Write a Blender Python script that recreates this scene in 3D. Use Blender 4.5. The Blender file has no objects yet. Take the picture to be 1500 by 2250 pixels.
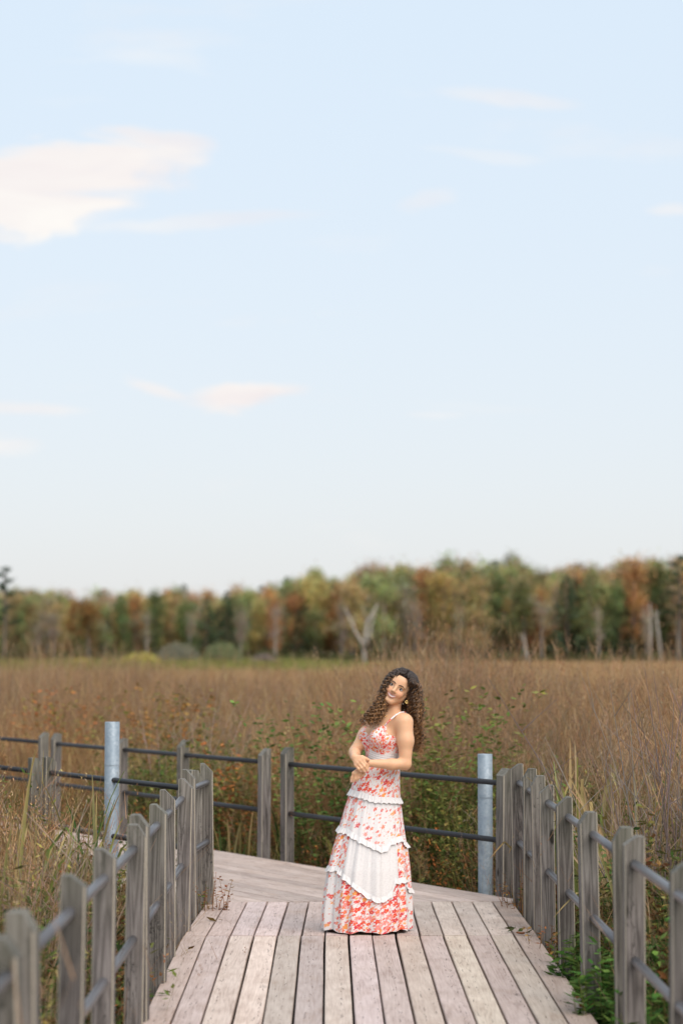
import bpy, bmesh, math, random
import numpy as np
from mathutils import Vector, Matrix, noise as mnoise

R = math.radians
rnd = random.Random(11)
SC = bpy.context.scene
COL = SC.collection

# ------------------------------------------------------------------ camera, sky, sun, exposure
FPX, HOR, VPX, CAMZ = 4400.0, 1430.0, 722.0, 1.76
cam = bpy.data.cameras.new('camera')
cam_o = bpy.data.objects.new('camera', cam)
COL.objects.link(cam_o)
cam.sensor_fit = 'VERTICAL'
cam.sensor_height = 36.0
cam.sensor_width = 24.0
cam.lens = FPX / 2250 * 36.0
cam.clip_start = 0.1
cam.clip_end = 5000
cam_o.location = (0, 0, CAMZ)
cam_o.rotation_euler = (R(90) + math.atan((HOR - 1125) / FPX), 0, -math.atan((750 - VPX) / FPX))
cam.dof.use_dof = True
cam.dof.focus_distance = 12.65
cam.dof.aperture_fstop = 1.65
SC.camera = cam_o

SUN_EL, SUN_AZ = R(48), R(150)          # azimuth clockwise from +Y: behind the camera, to its right
w = bpy.data.worlds.new('World')
SC.world = w
w.use_nodes = True
nt = w.node_tree
nt.nodes.clear()


def N(t, kind, **kw):
    n = t.nodes.new(kind)
    for k, v in kw.items():
        if k == 'inputs':
            for i, val in v.items():
                n.inputs[i].default_value = val
        else:
            setattr(n, k, v)
    return n


def L(t, a, b):
    t.links.new(a, b)


def math_node(t, op, a, b=None, c=None, clamp=False):
    n = t.nodes.new('ShaderNodeMath')
    n.operation = op
    n.use_clamp = clamp
    for i, v in enumerate((a, b, c)):
        if v is None:
            continue
        if isinstance(v, (int, float)):
            n.inputs[i].default_value = v
        else:
            t.links.new(v, n.inputs[i])
    return n.outputs[0]


def mix_col(t, fac, a, b, blend='MIX'):
    n = t.nodes.new('ShaderNodeMix')
    n.data_type = 'RGBA'
    n.blend_type = blend
    n.clamp_factor = True
    for s, v in ((n.inputs[0], fac), (n.inputs[6], a), (n.inputs[7], b)):
        if isinstance(v, (int, float)):
            s.default_value = v
        elif isinstance(v, tuple):
            s.default_value = v if len(v) == 4 else (*v, 1)
        else:
            t.links.new(v, s)
    return n.outputs[2]


def ramp(t, fac, stops, interp='LINEAR'):
    n = t.nodes.new('ShaderNodeValToRGB')
    n.color_ramp.interpolation = interp
    els = n.color_ramp.elements
    while len(els) < len(stops):
        els.new(0.5)
    for e, (p, c) in zip(els, stops):
        e.position = p
        e.color = c if len(c) == 4 else (*c, 1)
    t.links.new(fac, n.inputs[0])
    return n.outputs[0]


sky = N(nt, 'ShaderNodeTexSky', sky_type='NISHITA')
sky.sun_disc = False
sky.sun_elevation = SUN_EL
sky.sun_rotation = SUN_AZ
sky.altitude = 0.0
sky.air_density = 1.0
sky.dust_density = 2.5
sky.ozone_density = 1.2
geo = N(nt, 'ShaderNodeTexCoord')
sep = N(nt, 'ShaderNodeSeparateXYZ')
L(nt, geo.outputs['Generated'], sep.inputs[0])
dx, dy, dz = sep.outputs
azi = math_node(nt, 'ARCTAN2', dx, dy)
ele = math_node(nt, 'ARCSINE', dz)
# thin high veil that pales the blue all over the sky; thicker air towards the horizon
elp = math_node(nt, 'MAXIMUM', ele, 0.0)
hz = math_node(nt, 'POWER', 2.718, math_node(nt, 'MULTIPLY', elp, -5.0))
VEIL_HI, VEIL_LO = (5.85, 7.0, 8.05), (6.75, 6.62, 6.5)
veil = mix_col(nt, hz, VEIL_HI, VEIL_LO)
nm = N(nt, 'ShaderNodeVectorMath', operation='SCALE', inputs={3: 1.0})
L(nt, sky.outputs[0], nm.inputs[0])
base = mix_col(nt, 0.80, nm.outputs[0], veil)
# clouds in direction space: a stretched noise field everywhere plus the few drifting cloud banks
vec = N(nt, 'ShaderNodeCombineXYZ')
L(nt, math_node(nt, 'MULTIPLY', azi, 10.0), vec.inputs[0])
L(nt, math_node(nt, 'MULTIPLY', ele, 42.0), vec.inputs[1])
cn = N(nt, 'ShaderNodeTexNoise', inputs={'Scale': 0.55, 'Detail': 6.0, 'Roughness': 0.55, 'Distortion': 0.35})
L(nt, vec.outputs[0], cn.inputs['Vector'])
wisps = math_node(nt, 'MULTIPLY', math_node(nt, 'SUBTRACT', cn.outputs[0], 0.57, clamp=True), 2.2, clamp=True)
wn = N(nt, 'ShaderNodeTexNoise', inputs={'Scale': 1.1, 'Detail': 8.0, 'Roughness': 0.62, 'Distortion': 0.5})
L(nt, vec.outputs[0], wn.inputs['Vector'])
wob = math_node(nt, 'SUBTRACT', wn.outputs[0], 0.5)
wn2 = N(nt, 'ShaderNodeTexNoise', inputs={'Scale': 0.6, 'Detail': 3.0, 'Roughness': 0.5})
L(nt, vec.outputs[0], wn2.inputs['Vector'])
wob2 = math_node(nt, 'SUBTRACT', wn2.outputs[0], 0.5)


def sky_dir(px, py):
    return math.atan((px - VPX) / FPX), math.atan((HOR - py) / FPX)


banks = [  # centre px, half width, half height, slant (rise per run), strength
    (60, 405, 290, 115, 0.22, 1.05), (240, 350, 210, 70, 0.10, 0.95), (370, 325, 120, 45, 0.05, 0.8), (20, 470, 260, 45, 0.0, 0.7),
    (0, 520, 130, 22, 0.0, 0.5), (520, 870, 175, 40, 0.02, 1.1), (330, 850, 90, 20, -0.3, 0.55),
    (50, 905, 160, 20, 0.0, 0.5), (10, 990, 110, 24, 0.0, 0.5), (1130, 210, 180, 24, -0.14, 0.42),
    (930, 435, 110, 26, 0.18, 0.32), (1090, 330, 160, 20, -0.12, 0.22), (1500, 470, 70, 16, 0.0, 0.5),
    (970, 910, 80, 12, 0.0, 0.22), (420, 480, 260, 22, 0.05, 0.35),
    (2300, 500, 420, 60, 0.05, 0.8), (-900, 700, 420, 55, 0.08, 0.8), (3400, 900, 360, 40, 0.0, 0.7)]
total = wisps
for (px, py, hw, hh, sl, st) in banks:
    a0, e0 = sky_dir(px, py)
    da = math_node(nt, 'SUBTRACT', azi, a0)
    de = math_node(nt, 'SUBTRACT', math_node(nt, 'SUBTRACT', ele, e0), math_node(nt, 'MULTIPLY', da, sl))
    u = math_node(nt, 'ADD', math_node(nt, 'MULTIPLY', da, FPX / hw), math_node(nt, 'MULTIPLY', wob2, 2.3))
    v = math_node(nt, 'ADD', math_node(nt, 'MULTIPLY', de, FPX / hh), math_node(nt, 'MULTIPLY', wob, 3.4))
    r2 = math_node(nt, 'ADD', math_node(nt, 'MULTIPLY', u, u), math_node(nt, 'MULTIPLY', v, v))
    m = math_node(nt, 'SUBTRACT', 1.0, r2, clamp=True)
    m = math_node(nt, 'MULTIPLY', math_node(nt, 'MULTIPLY', m, m), math_node(nt, 'SUBTRACT', 3.0, math_node(nt, 'MULTIPLY', m, 2.0)))
    m = math_node(nt, 'MULTIPLY', m, math_node(nt, 'MULTIPLY_ADD', wn.outputs[0], st * 1.5, st * 0.3))
    total = math_node(nt, 'MAXIMUM', total, m)
ccol = mix_col(nt, math_node(nt, 'MULTIPLY_ADD', math_node(nt, 'ADD', wob2, wob), 1.9, 0.62, clamp=True), (6.4, 5.8, 5.85), (7.3, 7.0, 6.65))
total = math_node(nt, 'MINIMUM', total, 0.93)
skycol = mix_col(nt, total, base, ccol)
bg = N(nt, 'ShaderNodeBackground', inputs={1: 0.105})
L(nt, skycol, bg.inputs[0])
w.cycles.sampling_method = 'MANUAL'
w.cycles.sample_map_resolution = 256
wo = N(nt, 'ShaderNodeOutputWorld')
L(nt, bg.outputs[0], wo.inputs[0])

sun = bpy.data.lights.new('sun', 'SUN')
sun.energy = 2.6
sun.angle = R(60)
sun.color = (1.0, 0.92, 0.84)
sun_o = bpy.data.objects.new('sun', sun)
COL.objects.link(sun_o)
sd = Vector((math.sin(SUN_AZ) * math.cos(SUN_EL), math.cos(SUN_AZ) * math.cos(SUN_EL), math.sin(SUN_EL)))
sun_o.rotation_euler = sd.to_track_quat('Z', 'Y').to_euler()
sun_o.location = sd * 30

SC.view_settings.view_transform = 'Standard'
SC.view_settings.look = 'None'
SC.view_settings.exposure = 0.4
SC.view_settings.gamma = 1.0
SC.view_settings.use_curve_mapping = False
SC.render.engine = 'CYCLES'
SC.cycles.max_bounces = 6
SC.cycles.diffuse_bounces = 3
SC.cycles.glossy_bounces = 2
SC.cycles.transmission_bounces = 3
SC.cycles.transparent_max_bounces = 6


# ------------------------------------------------------------------ helpers
def at(px, py, z):
    """ground-plan point whose height z shows at that picture row"""
    Y = (CAMZ - z) * FPX / (py - HOR)
    return Vector(((px - VPX) * Y / FPX, Y, z))


def tag(o, label=None, cat=None, group=None, kind=None):
    for k, v in (('label', label), ('category', cat), ('group', group), ('kind', kind)):
        if v:
            o[k] = v
    return o


def empty(name, loc, rz=0.0):
    o = bpy.data.objects.new(name, None)
    COL.objects.link(o)
    o.location = loc
    o.rotation_euler.z = rz
    o.empty_display_size = 0.2
    return o


def mesh(name, V, F, mats=(), smooth=False, cols=None, attrs=None, uvs=None):
    me = bpy.data.meshes.new(name)
    me.from_pydata([tuple(v) for v in V] if not isinstance(V, np.ndarray) else V.tolist(), [],
                   F if not isinstance(F, np.ndarray) else F.tolist())
    if not isinstance(mats, (list, tuple)):
        mats = [mats]
    for m in mats:
        me.materials.append(m)
    if cols is not None:
        a = me.color_attributes.new('Col', 'FLOAT_COLOR', 'POINT')
        c = np.ones((len(V), 4), np.float32)
        c[:, :3] = np.asarray(cols, np.float32)
        a.data.foreach_set('color', c.ravel())
    for k, vals in (attrs or {}).items():
        vals = np.asarray(vals, np.float32)
        if vals.ndim == 2:
            a = me.attributes.new(k, 'FLOAT_VECTOR', 'POINT')
            a.data.foreach_set('vector', vals.ravel())
        else:
            a = me.attributes.new(k, 'FLOAT', 'POINT')
            a.data.foreach_set('value', vals)
    if smooth:
        me.polygons.foreach_set('use_smooth', [True] * len(me.polygons))
    me.update()
    return me


def link(name, me, parent=None, loc=(0, 0, 0), rot=None):
    o = bpy.data.objects.new(name, me)
    COL.objects.link(o)
    o.location = loc
    if rot is not None:
        o.rotation_euler = rot
    if parent is not None:
        o.parent = parent
    return o


class MB:
    """collects shapes for one mesh"""

    def __init__(s):
        s.V, s.F, s.C = [], [], []

    def add(s, V, F, c=(1, 1, 1)):
        o = len(s.V)
        s.V += [tuple(v) for v in V]
        s.F += [tuple(i + o for i in f) for f in F]
        s.C += [c] * len(V) if isinstance(c[0], (int, float)) else list(c)

    def tube(s, pts, rad, n=6, c=(1, 1, 1), caps=True):
        pts = [Vector(p) for p in pts]
        V, F, C = [], [], []
        up = Vector((0.123, 0.31, 0.94)).normalized()
        for i, p in enumerate(pts):
            t = (pts[min(i + 1, len(pts) - 1)] - pts[max(i - 1, 0)])
            t = t.normalized() if t.length > 1e-9 else Vector((0, 0, 1))
            if abs(t.dot(up)) > 0.97:
                up = Vector((1, 0.2, 0)).normalized()
            a = t.cross(up).normalized()
            b = t.cross(a)
            up = a.cross(t)
            r = rad[i] if isinstance(rad, (list, tuple)) else rad
            for k in range(n):
                an = 2 * math.pi * k / n
                V.append(p + a * (math.cos(an) * r) + b * (math.sin(an) * r))
                C.append(c[i] if not isinstance(c[0], (int, float)) else c)
        for i in range(len(pts) - 1):
            for k in range(n):
                F.append((i * n + k, i * n + (k + 1) % n, (i + 1) * n + (k + 1) % n, (i + 1) * n + k))
        if caps:
            F.append(tuple(range(n))[::-1])
            F.append(tuple((len(pts) - 1) * n + k for k in range(n)))
        s.add(V, F, C)

    def ribbon(s, pts, wid, side, c0=(1, 1, 1), c1=None):
        c1 = c1 or c0
        V, F, C = [], [], []
        n = len(pts)
        side = Vector(side).normalized()
        for i, p in enumerate(pts):
            t = i / (n - 1)
            ww = wid[i] if isinstance(wid, (list, tuple)) else wid * (1 - 0.85 * t)
            V += [Vector(p) - side * ww / 2, Vector(p) + side * ww / 2]
            cc = tuple(a + (b - a) * t for a, b in zip(c0, c1))
            C += [cc, cc]
        for i in range(n - 1):
            F.append((2 * i, 2 * i + 1, 2 * i + 3, 2 * i + 2))
        s.add(V, F, C)

    def leaf(s, p, d, nrm, ln, wd, c):
        d = Vector(d).normalized()
        sd_ = d.cross(Vector(nrm))
        if sd_.length < 1e-4:
            sd_ = d.cross(Vector((1, 0, 0)))
        sd_.normalize()
        p = Vector(p)
        m = p + d * ln * 0.45
        s.add([p, m - sd_ * wd / 2, p + d * ln, m + sd_ * wd / 2], [(0, 1, 2, 3)], c)

    def build(s, name, mats, smooth=False):
        return mesh(name, s.V, s.F, mats, smooth, s.C)


def catmull(pts, n):
    pts = [Vector(p) for p in pts]
    P = [pts[0] * 2 - pts[1]] + pts + [pts[-1] * 2 - pts[-2]]
    out = []
    m = len(pts) - 1
    for k in range(n):
        t = k / (n - 1) * m
        i = min(int(t), m - 1)
        f = t - i
        a, b, c, d = P[i], P[i + 1], P[i + 2], P[i + 3]
        out.append(0.5 * ((2 * b) + (c - a) * f + (2 * a - 5 * b + 4 * c - d) * f * f + (3 * b - a - 3 * c + d) * f ** 3))
    return out


def material(name):
    m = bpy.data.materials.new(name)
    m.use_nodes = True
    t = m.node_tree
    b = t.nodes['Principled BSDF']
    return m, t, b


def plain(name, col, rough=0.5, metal=0.0, spec=0.5):
    m, t, b = material(name)
    b.inputs['Roughness'].default_value = rough
    b.inputs['Metallic'].default_value = metal
    b.inputs['Specular IOR Level'].default_value = spec
    n = N(t, 'ShaderNodeTexNoise', inputs={'Scale': 40.0, 'Detail': 3.0})
    tc = N(t, 'ShaderNodeTexCoord')
    L(t, tc.outputs['Object'], n.inputs['Vector'])
    c = ramp(t, n.outputs[0], [(0.3, tuple(x * 0.9 for x in col)), (0.7, tuple(min(1, x * 1.08) for x in col))])
    L(t, c, b.inputs['Base Color'])
    return m


# ------------------------------------------------------------------ materials
def wood_material(name, cols, grain_axis, crack, rough, green=0.0, knots=0.8, fig_amt=0.55, board=False):
    """weathered timber; object coordinates shifted per piece, grain along grain_axis (0..2)"""
    m, t, b = material(name)
    tc = N(t, 'ShaderNodeTexCoord')
    oi = N(t, 'ShaderNodeObjectInfo')
    off = N(t, 'ShaderNodeVectorMath', operation='SCALE')
    comb = N(t, 'ShaderNodeCombineXYZ')
    for i, k in enumerate((37.0, 91.0, 53.0)):
        L(t, math_node(t, 'MULTIPLY', oi.outputs['Random'], k), comb.inputs[i])
    add = N(t, 'ShaderNodeVectorMath', operation='ADD')
    L(t, tc.outputs['Object'], add.inputs[0])
    L(t, comb.outputs[0], add.inputs[1])

    def stretched(sc):
        mp = N(t, 'ShaderNodeMapping')
        mp.inputs['Scale'].default_value = sc
        L(t, add.outputs[0], mp.inputs['Vector'])
        return mp.outputs[0]

    def ax(along, across):
        v = [across] * 3
        v[grain_axis] = along
        return tuple(v)
    # flowing figure
    warp = N(t, 'ShaderNodeTexNoise', inputs={'Scale': 1.0, 'Detail': 2.0, 'Distortion': 0.15})
    L(t, stretched(ax(0.55, 11.0)), warp.inputs['Vector'])
    fig = math_node(t, 'FRACT', math_node(t, 'MULTIPLY', warp.outputs[0], 13.0))
    fig = math_node(t, 'ABSOLUTE', math_node(t, 'SUBTRACT', fig, 0.5))
    fine = N(t, 'ShaderNodeTexNoise', inputs={'Scale': 1.0, 'Detail': 5.0, 'Roughness': 0.65})
    L(t, stretched(ax(6.0, 150.0)), fine.inputs['Vector'])
    blot = N(t, 'ShaderNodeTexNoise', inputs={'Scale': 1.0, 'Detail': 4.0, 'Roughness': 0.6})
    L(t, stretched(ax(3.0, 8.0)), blot.inputs['Vector'])
    v = math_node(t, 'MULTIPLY_ADD', fine.outputs[0], 0.55, math_node(t, 'MULTIPLY_ADD', fig, fig_amt, 0.14 - fig_amt * 0.25))
    v = math_node(t, 'MULTIPLY_ADD', blot.outputs[0], 0.5, math_node(t, 'SUBTRACT', v, 0.12))
    c = ramp(t, v, [(0.28, cols[0]), (0.5, cols[1]), (0.78, cols[2])])
    # per piece tone
    tone = math_node(t, 'MULTIPLY_ADD', oi.outputs['Random'], 0.26, 0.86)
    sc = N(t, 'ShaderNodeVectorMath', operation='SCALE')
    L(t, c, sc.inputs[0])
    L(t, tone, sc.inputs[3])
    c = mix_col(t, 1.0, sc.outputs[0], oi.outputs['Color'], 'MULTIPLY')
    # checks (drying cracks)
    ck = N(t, 'ShaderNodeTexNoise', inputs={'Scale': 1.0, 'Detail': 3.0, 'Roughness': 0.7, 'Distortion': 0.8})
    L(t, stretched(ax(7.0, 34.0)), ck.inputs['Vector'])
    line = math_node(t, 'ABSOLUTE', math_node(t, 'SUBTRACT', ck.outputs[0], 0.5))
    cm = math_node(t, 'SUBTRACT', 1.0, math_node(t, 'MULTIPLY', line, 42.0), clamp=True)
    gate = N(t, 'ShaderNodeTexNoise', inputs={'Scale': 1.0, 'Detail': 2.0})
    L(t, stretched(ax(2.2, 9.0)), gate.inputs['Vector'])
    gm = math_node(t, 'MULTIPLY', math_node(t, 'SUBTRACT', gate.outputs[0], 0.52, clamp=True), 9.0, clamp=True)
    cm = math_node(t, 'MULTIPLY', math_node(t, 'MULTIPLY', cm, gm), crack)
    if board:
        # long wandering checks that follow the board
        so = N(t, 'ShaderNodeSeparateXYZ')
        L(t, tc.outputs['Object'], so.inputs[0])
        cm = None
        for sc_, k_, o_ in ((2.2, 1.0, 0.0), (3.4, 1.7, 0.35)):
            wn_ = N(t, 'ShaderNodeTexNoise', inputs={'Scale': sc_, 'Detail': 7.0, 'Roughness': 0.68})
            wv_ = N(t, 'ShaderNodeCombineXYZ')
            sp_ = N(t, 'ShaderNodeSeparateXYZ')
            L(t, add.outputs[0], sp_.inputs[0])
            L(t, sp_.outputs[1], wv_.inputs[1])
            wv_.inputs[0].default_value = o_ * 31
            L(t, wv_.outputs[0], wn_.inputs['Vector'])
            off_ = math_node(t, 'SUBTRACT', math_node(t, 'FRACT', math_node(t, 'MULTIPLY_ADD', oi.outputs['Random'], 7.3 * k_, o_)), 0.5)
            pos = math_node(t, 'MULTIPLY_ADD', math_node(t, 'SUBTRACT', wn_.outputs[0], 0.5), 0.10, math_node(t, 'MULTIPLY', off_, 0.09))
            dd = math_node(t, 'ABSOLUTE', math_node(t, 'SUBTRACT', so.outputs[0], pos))
            gt = N(t, 'ShaderNodeTexNoise', inputs={'Scale': 7.0 + 2 * k_, 'Detail': 3.0, 'Roughness': 0.6})
            L(t, wv_.outputs[0], gt.inputs['Vector'])
            ga = math_node(t, 'MULTIPLY', math_node(t, 'SUBTRACT', gt.outputs[0], 0.51, clamp=True), 12.0, clamp=True)
            wdt = math_node(t, 'MULTIPLY_ADD', ga, 0.0022, 0.0003)
            one = math_node(t, 'MULTIPLY', math_node(t, 'SUBTRACT', 1.0, math_node(t, 'DIVIDE', dd, wdt), clamp=True), ga)
            one = math_node(t, 'MULTIPLY', one, 1.6, clamp=True)
            cm = one if cm is None else math_node(t, 'MAXIMUM', cm, one)
        cm = math_node(t, 'MULTIPLY', cm, crack)
        # brown stains
        stn = N(t, 'ShaderNodeTexNoise', inputs={'Scale': 1.0, 'Detail': 6.0, 'Roughness': 0.7})
        L(t, stretched(ax(2.5, 7.0)), stn.inputs['Vector'])
        sm_ = math_node(t, 'MULTIPLY', math_node(t, 'SUBTRACT', stn.outputs[0], 0.52, clamp=True), 2.6, clamp=True)
        c = mix_col(t, sm_, c, (0.36, 0.25, 0.185))
    c = mix_col(t, cm, c, tuple(x * 0.16 for x in cols[0]))
    if knots:
        vo = N(t, 'ShaderNodeTexVoronoi', inputs={'Scale': 1.0, 'Randomness': 1.0})
        L(t, stretched(ax(2.0, 5.0)), vo.inputs['Vector'])
        kd = math_node(t, 'SUBTRACT', 1.0, math_node(t, 'MULTIPLY', vo.outputs['Distance'], 9.0), clamp=True)
        kd = math_node(t, 'MULTIPLY', math_node(t, 'MULTIPLY', kd, 3.0, clamp=True), knots)
        c = mix_col(t, kd, c, (cols[0][0] * 0.3, cols[0][1] * 0.26, cols[0][2] * 0.22))
    if green:
        sp = N(t, 'ShaderNodeSeparateXYZ')
        L(t, tc.outputs['Object'], sp.inputs[0])
        gz = math_node(t, 'MULTIPLY', math_node(t, 'SUBTRACT', sp.outputs[2], 0.55, clamp=True), 2.5, clamp=True)
        gz = math_node(t, 'MULTIPLY', gz, math_node(t, 'MULTIPLY', blot.outputs[0], green))
        c = mix_col(t, gz, c, (0.17, 0.19, 0.11))
    L(t, c, b.inputs['Base Color'])
    b.inputs['Roughness'].default_value = rough
    b.inputs['Specular IOR Level'].default_value = 0.3
    hgt = math_node(t, 'SUBTRACT', math_node(t, 'MULTIPLY', v, 0.4), math_node(t, 'MULTIPLY', cm, 1.6))
    bp = N(t, 'ShaderNodeBump', inputs={'Strength': 0.55, 'Distance': 0.004})
    L(t, hgt, bp.inputs['Height'])
    L(t, bp.outputs[0], b.inputs['Normal'])
    return m


M = {}
M['deck'] = wood_material('weathered_deck_timber', [(0.27, 0.185, 0.150), (0.49, 0.388, 0.338), (0.66, 0.548, 0.492)], 1, 0.9, 0.62, knots=0.25, fig_amt=0.22, board=True)
M['post'] = wood_material('weathered_post_timber', [(0.044, 0.038, 0.034), (0.125, 0.109, 0.099), (0.24, 0.215, 0.197)], 2, 0.9, 0.75, green=0.35, knots=1.0)
M['edge'] = plain('worn_lit_timber_edge', (0.33, 0.29, 0.23), 0.8)  # lighter worn wood, with the light that post bevels catch painted in
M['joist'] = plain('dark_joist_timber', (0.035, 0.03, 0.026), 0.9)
M['pipe_grey'] = plain('weathered_grey_pipe', (0.085, 0.082, 0.088), 0.38, 0.0, 0.6)
M['pipe'] = plain('black_plastic_pipe', (0.022, 0.023, 0.027), 0.5, 0.0, 0.35)


def galvanized():
    m, t, b = material('galvanized_steel')
    tc = N(t, 'ShaderNodeTexCoord')
    n1 = N(t, 'ShaderNodeTexNoise', inputs={'Scale': 6.0, 'Detail': 5.0, 'Roughness': 0.65})
    L(t, tc.outputs['Object'], n1.inputs['Vector'])
    n2 = N(t, 'ShaderNodeTexVoronoi', inputs={'Scale': 60.0})
    L(t, tc.outputs['Object'], n2.inputs['Vector'])
    v = math_node(t, 'MULTIPLY_ADD', n2.outputs['Color'], 0.22, math_node(t, 'MULTIPLY', n1.outputs[0], 0.85))
    c = ramp(t, v, [(0.3, (0.20, 0.25, 0.30)), (0.55, (0.29, 0.345, 0.39)), (0.75, (0.40, 0.45, 0.49))])
    sp = N(t, 'ShaderNodeSeparateXYZ')
    L(t, tc.outputs['Object'], sp.inputs[0])
    low = math_node(t, 'SUBTRACT', 0.75, math_node(t, 'MULTIPLY', sp.outputs[2], 2.2), clamp=True)
    low = math_node(t, 'MULTIPLY', low, n1.outputs[0])
    c = mix_col(t, low, c, (0.33, 0.30, 0.2))
    L(t, c, b.inputs['Base Color'])
    b.inputs['Metallic'].default_value = 0.35
    b.inputs['Roughness'].default_value = 0.5
    return m


M['zinc'] = galvanized()


def foliage(name, trans=0.25, var=0.45, rough=0.8, objcol=False):
    m, t, b = material(name)
    t.nodes.remove(b)
    out = t.nodes['Material Output']
    at_ = N(t, 'ShaderNodeAttribute', attribute_name='Col')
    oi = N(t, 'ShaderNodeObjectInfo')
    s = math_node(t, 'MULTIPLY_ADD', oi.outputs['Random'], var, 1 - var / 2)
    sc = N(t, 'ShaderNodeVectorMath', operation='SCALE')
    L(t, at_.outputs['Color'], sc.inputs[0])
    L(t, s, sc.inputs[3])
    c = sc.outputs[0]
    if objcol:
        c = mix_col(t, 1.0, c, oi.outputs['Color'], 'MULTIPLY')
    d = N(t, 'ShaderNodeBsdfDiffuse')
    tr = N(t, 'ShaderNodeBsdfTranslucent')
    L(t, c, d.inputs[0])
    L(t, c, tr.inputs[0])
    mx = N(t, 'ShaderNodeMixShader', inputs={0: trans})
    L(t, d.outputs[0], mx.inputs[1])
    L(t, tr.outputs[0], mx.inputs[2])
    L(t, mx.outputs[0], out.inputs[0])
    return m


M['fol'] = foliage('marsh_foliage')
M['stem'] = foliage('dry_stems', 0.15, 0.5)
M['crown'] = foliage('autumn_leaves', 0.4, 0.3, objcol=True)
M['bark'] = foliage('grey_bark', 0.0, 0.3)


def ground_material():
    m, t, b = material('marsh_soil')
    tc = N(t, 'ShaderNodeTexCoord')
    n = N(t, 'ShaderNodeTexNoise', inputs={'Scale': 0.35, 'Detail': 8.0, 'Roughness': 0.7})
    L(t, tc.outputs['Object'], n.inputs['Vector'])
    c = ramp(t, n.outputs[0], [(0.3, (0.05, 0.045, 0.025)), (0.5, (0.13, 0.09, 0.055)), (0.7, (0.2, 0.145, 0.085))])
    L(t, c, b.inputs['Base Color'])
    b.inputs['Roughness'].default_value = 0.95
    return m


M['ground'] = ground_material()

# ------------------------------------------------------------------ setting: ground
GZ = -0.6


def ground_height(x, y):
    h = GZ
    if y > 262:
        h += min(1.0, (y - 262) / 90) * 3.2 * (1.25 if x > -10 else 0.6)
    return h


gx = [-900, -300, -120, -60, -30, -12, 0, 12, 30, 60, 120, 300, 900]
gy = [-60, -10, 0, 8, 16, 30, 60, 120, 200, 262, 285, 310, 352, 500, 900, 2600]
V = [(x, y, ground_height(x, y)) for y in gy for x in gx]
nx = len(gx)
F = [(j * nx + i, j * nx + i + 1, (j + 1) * nx + i + 1, (j + 1) * nx + i) for j in range(len(gy) - 1) for i in range(nx - 1)]
g = link('ground', mesh('ground', V, F, M['ground']))
tag(g, 'dark peaty marsh soil under the reeds', 'ground', kind='structure')

# ------------------------------------------------------------------ boardwalks
JOINT1, JOINT2 = 12.55, 14.56
SL1, SL2 = 0.0082, -0.0205
Z2 = SL2 * (JOINT2 - JOINT1)


def deck_z(y):
    return SL1 * (y - JOINT1) if y < JOINT1 else SL2 * (min(y, JOINT2) - JOINT1)


def plank_mesh(w_, ln, seed, th=0.038):
    """bevelled board, origin at mid of its length, top at z=0, edges a little wavy"""
    r_ = random.Random(seed)
    ns = 5
    V, F = [], []
    bv = 0.004
    for i in range(ns + 1):
        y = -ln / 2 + ln * i / ns
        a = r_.uniform(-0.0012, 0.0012)
        b_ = r_.uniform(-0.0012, 0.0012)
        h = r_.uniform(-0.0006, 0.0006)
        V += [(-w_ / 2 + a, y, -th), (-w_ / 2 + a, y, -bv + h), (-w_ / 2 + bv + a, y, h), (w_ / 2 - bv + b_, y, h), (w_ / 2 + b_, y, -bv + h), (w_ / 2 + b_, y, -th)]
    for i in range(ns):
        for k in range(6):
            F.append((i * 6 + k, i * 6 + (k + 1) % 6, (i + 1) * 6 + (k + 1) % 6, (i + 1) * 6 + k))
    F.append((5, 4, 3, 2, 1, 0)[::-1])
    F.append(tuple(ns * 6 + k for k in (5, 4, 3, 2, 1, 0)))
    return mesh('plank', V, [f[::-1] for f in F], M['deck'])


def box_mesh(name, x0, x1, y0, y1, z0, z1, mat):
    V = [(x, y, z) for z in (z0, z1) for y in (y0, y1) for x in (x0, x1)]
    F = [(0, 2, 3, 1), (4, 5, 7, 6), (0, 1, 5, 4), (2, 6, 7, 3), (0, 4, 6, 2), (1, 3, 7, 5)]
    return mesh(name, V, F, mat)


walk1 = empty('boardwalk', (0.19, 5, 0))
tag(walk1, 'weathered timber boardwalk of long planks leading up to the woman', 'boardwalk', kind='structure')
PITCH, X_LEFT, NPL = 0.1468, -0.905, 15
WPL = 0.1355


def add_planks(y0, y1, xs, shear=0.0, seed=0, edge_dark=True):
    ln = y1 - y0 - 0.013
    protos = [plank_mesh(WPL, ln, seed * 10 + k) for k in range(4)]
    z0, z1 = deck_z(y0 + 1e-4), deck_z(y1 - 1e-4)
    for k, x in enumerate(xs):
        o = link('plank', protos[rnd.randrange(4)], walk1)
        ym = (y0 + y1) / 2
        o.matrix_parent_inverse = Matrix.Translation(-walk1.location)
        o.location = (x + shear * (ym - y0) + rnd.uniform(-0.0018, 0.0018), ym + rnd.uniform(-0.003, 0.003), (z0 + z1) / 2 + rnd.uniform(-0.0015, 0.0015))
        o.rotation_euler = (math.atan2(z1 - z0, ln) + (0 if k % 2 else 0), rnd.uniform(-0.008, 0.008), -shear + rnd.uniform(-0.0009, 0.0009))
        v = rnd.uniform(0.86, 1.07)
        c = (v, v * rnd.uniform(0.95, 1.02), v * rnd.uniform(0.92, 1.04))
        if edge_dark and k in (0, NPL - 1):
            c = (0.70, 0.66, 0.62) if k else (0.86, 0.82, 0.80)
        o.color = (*c, 1)


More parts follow.
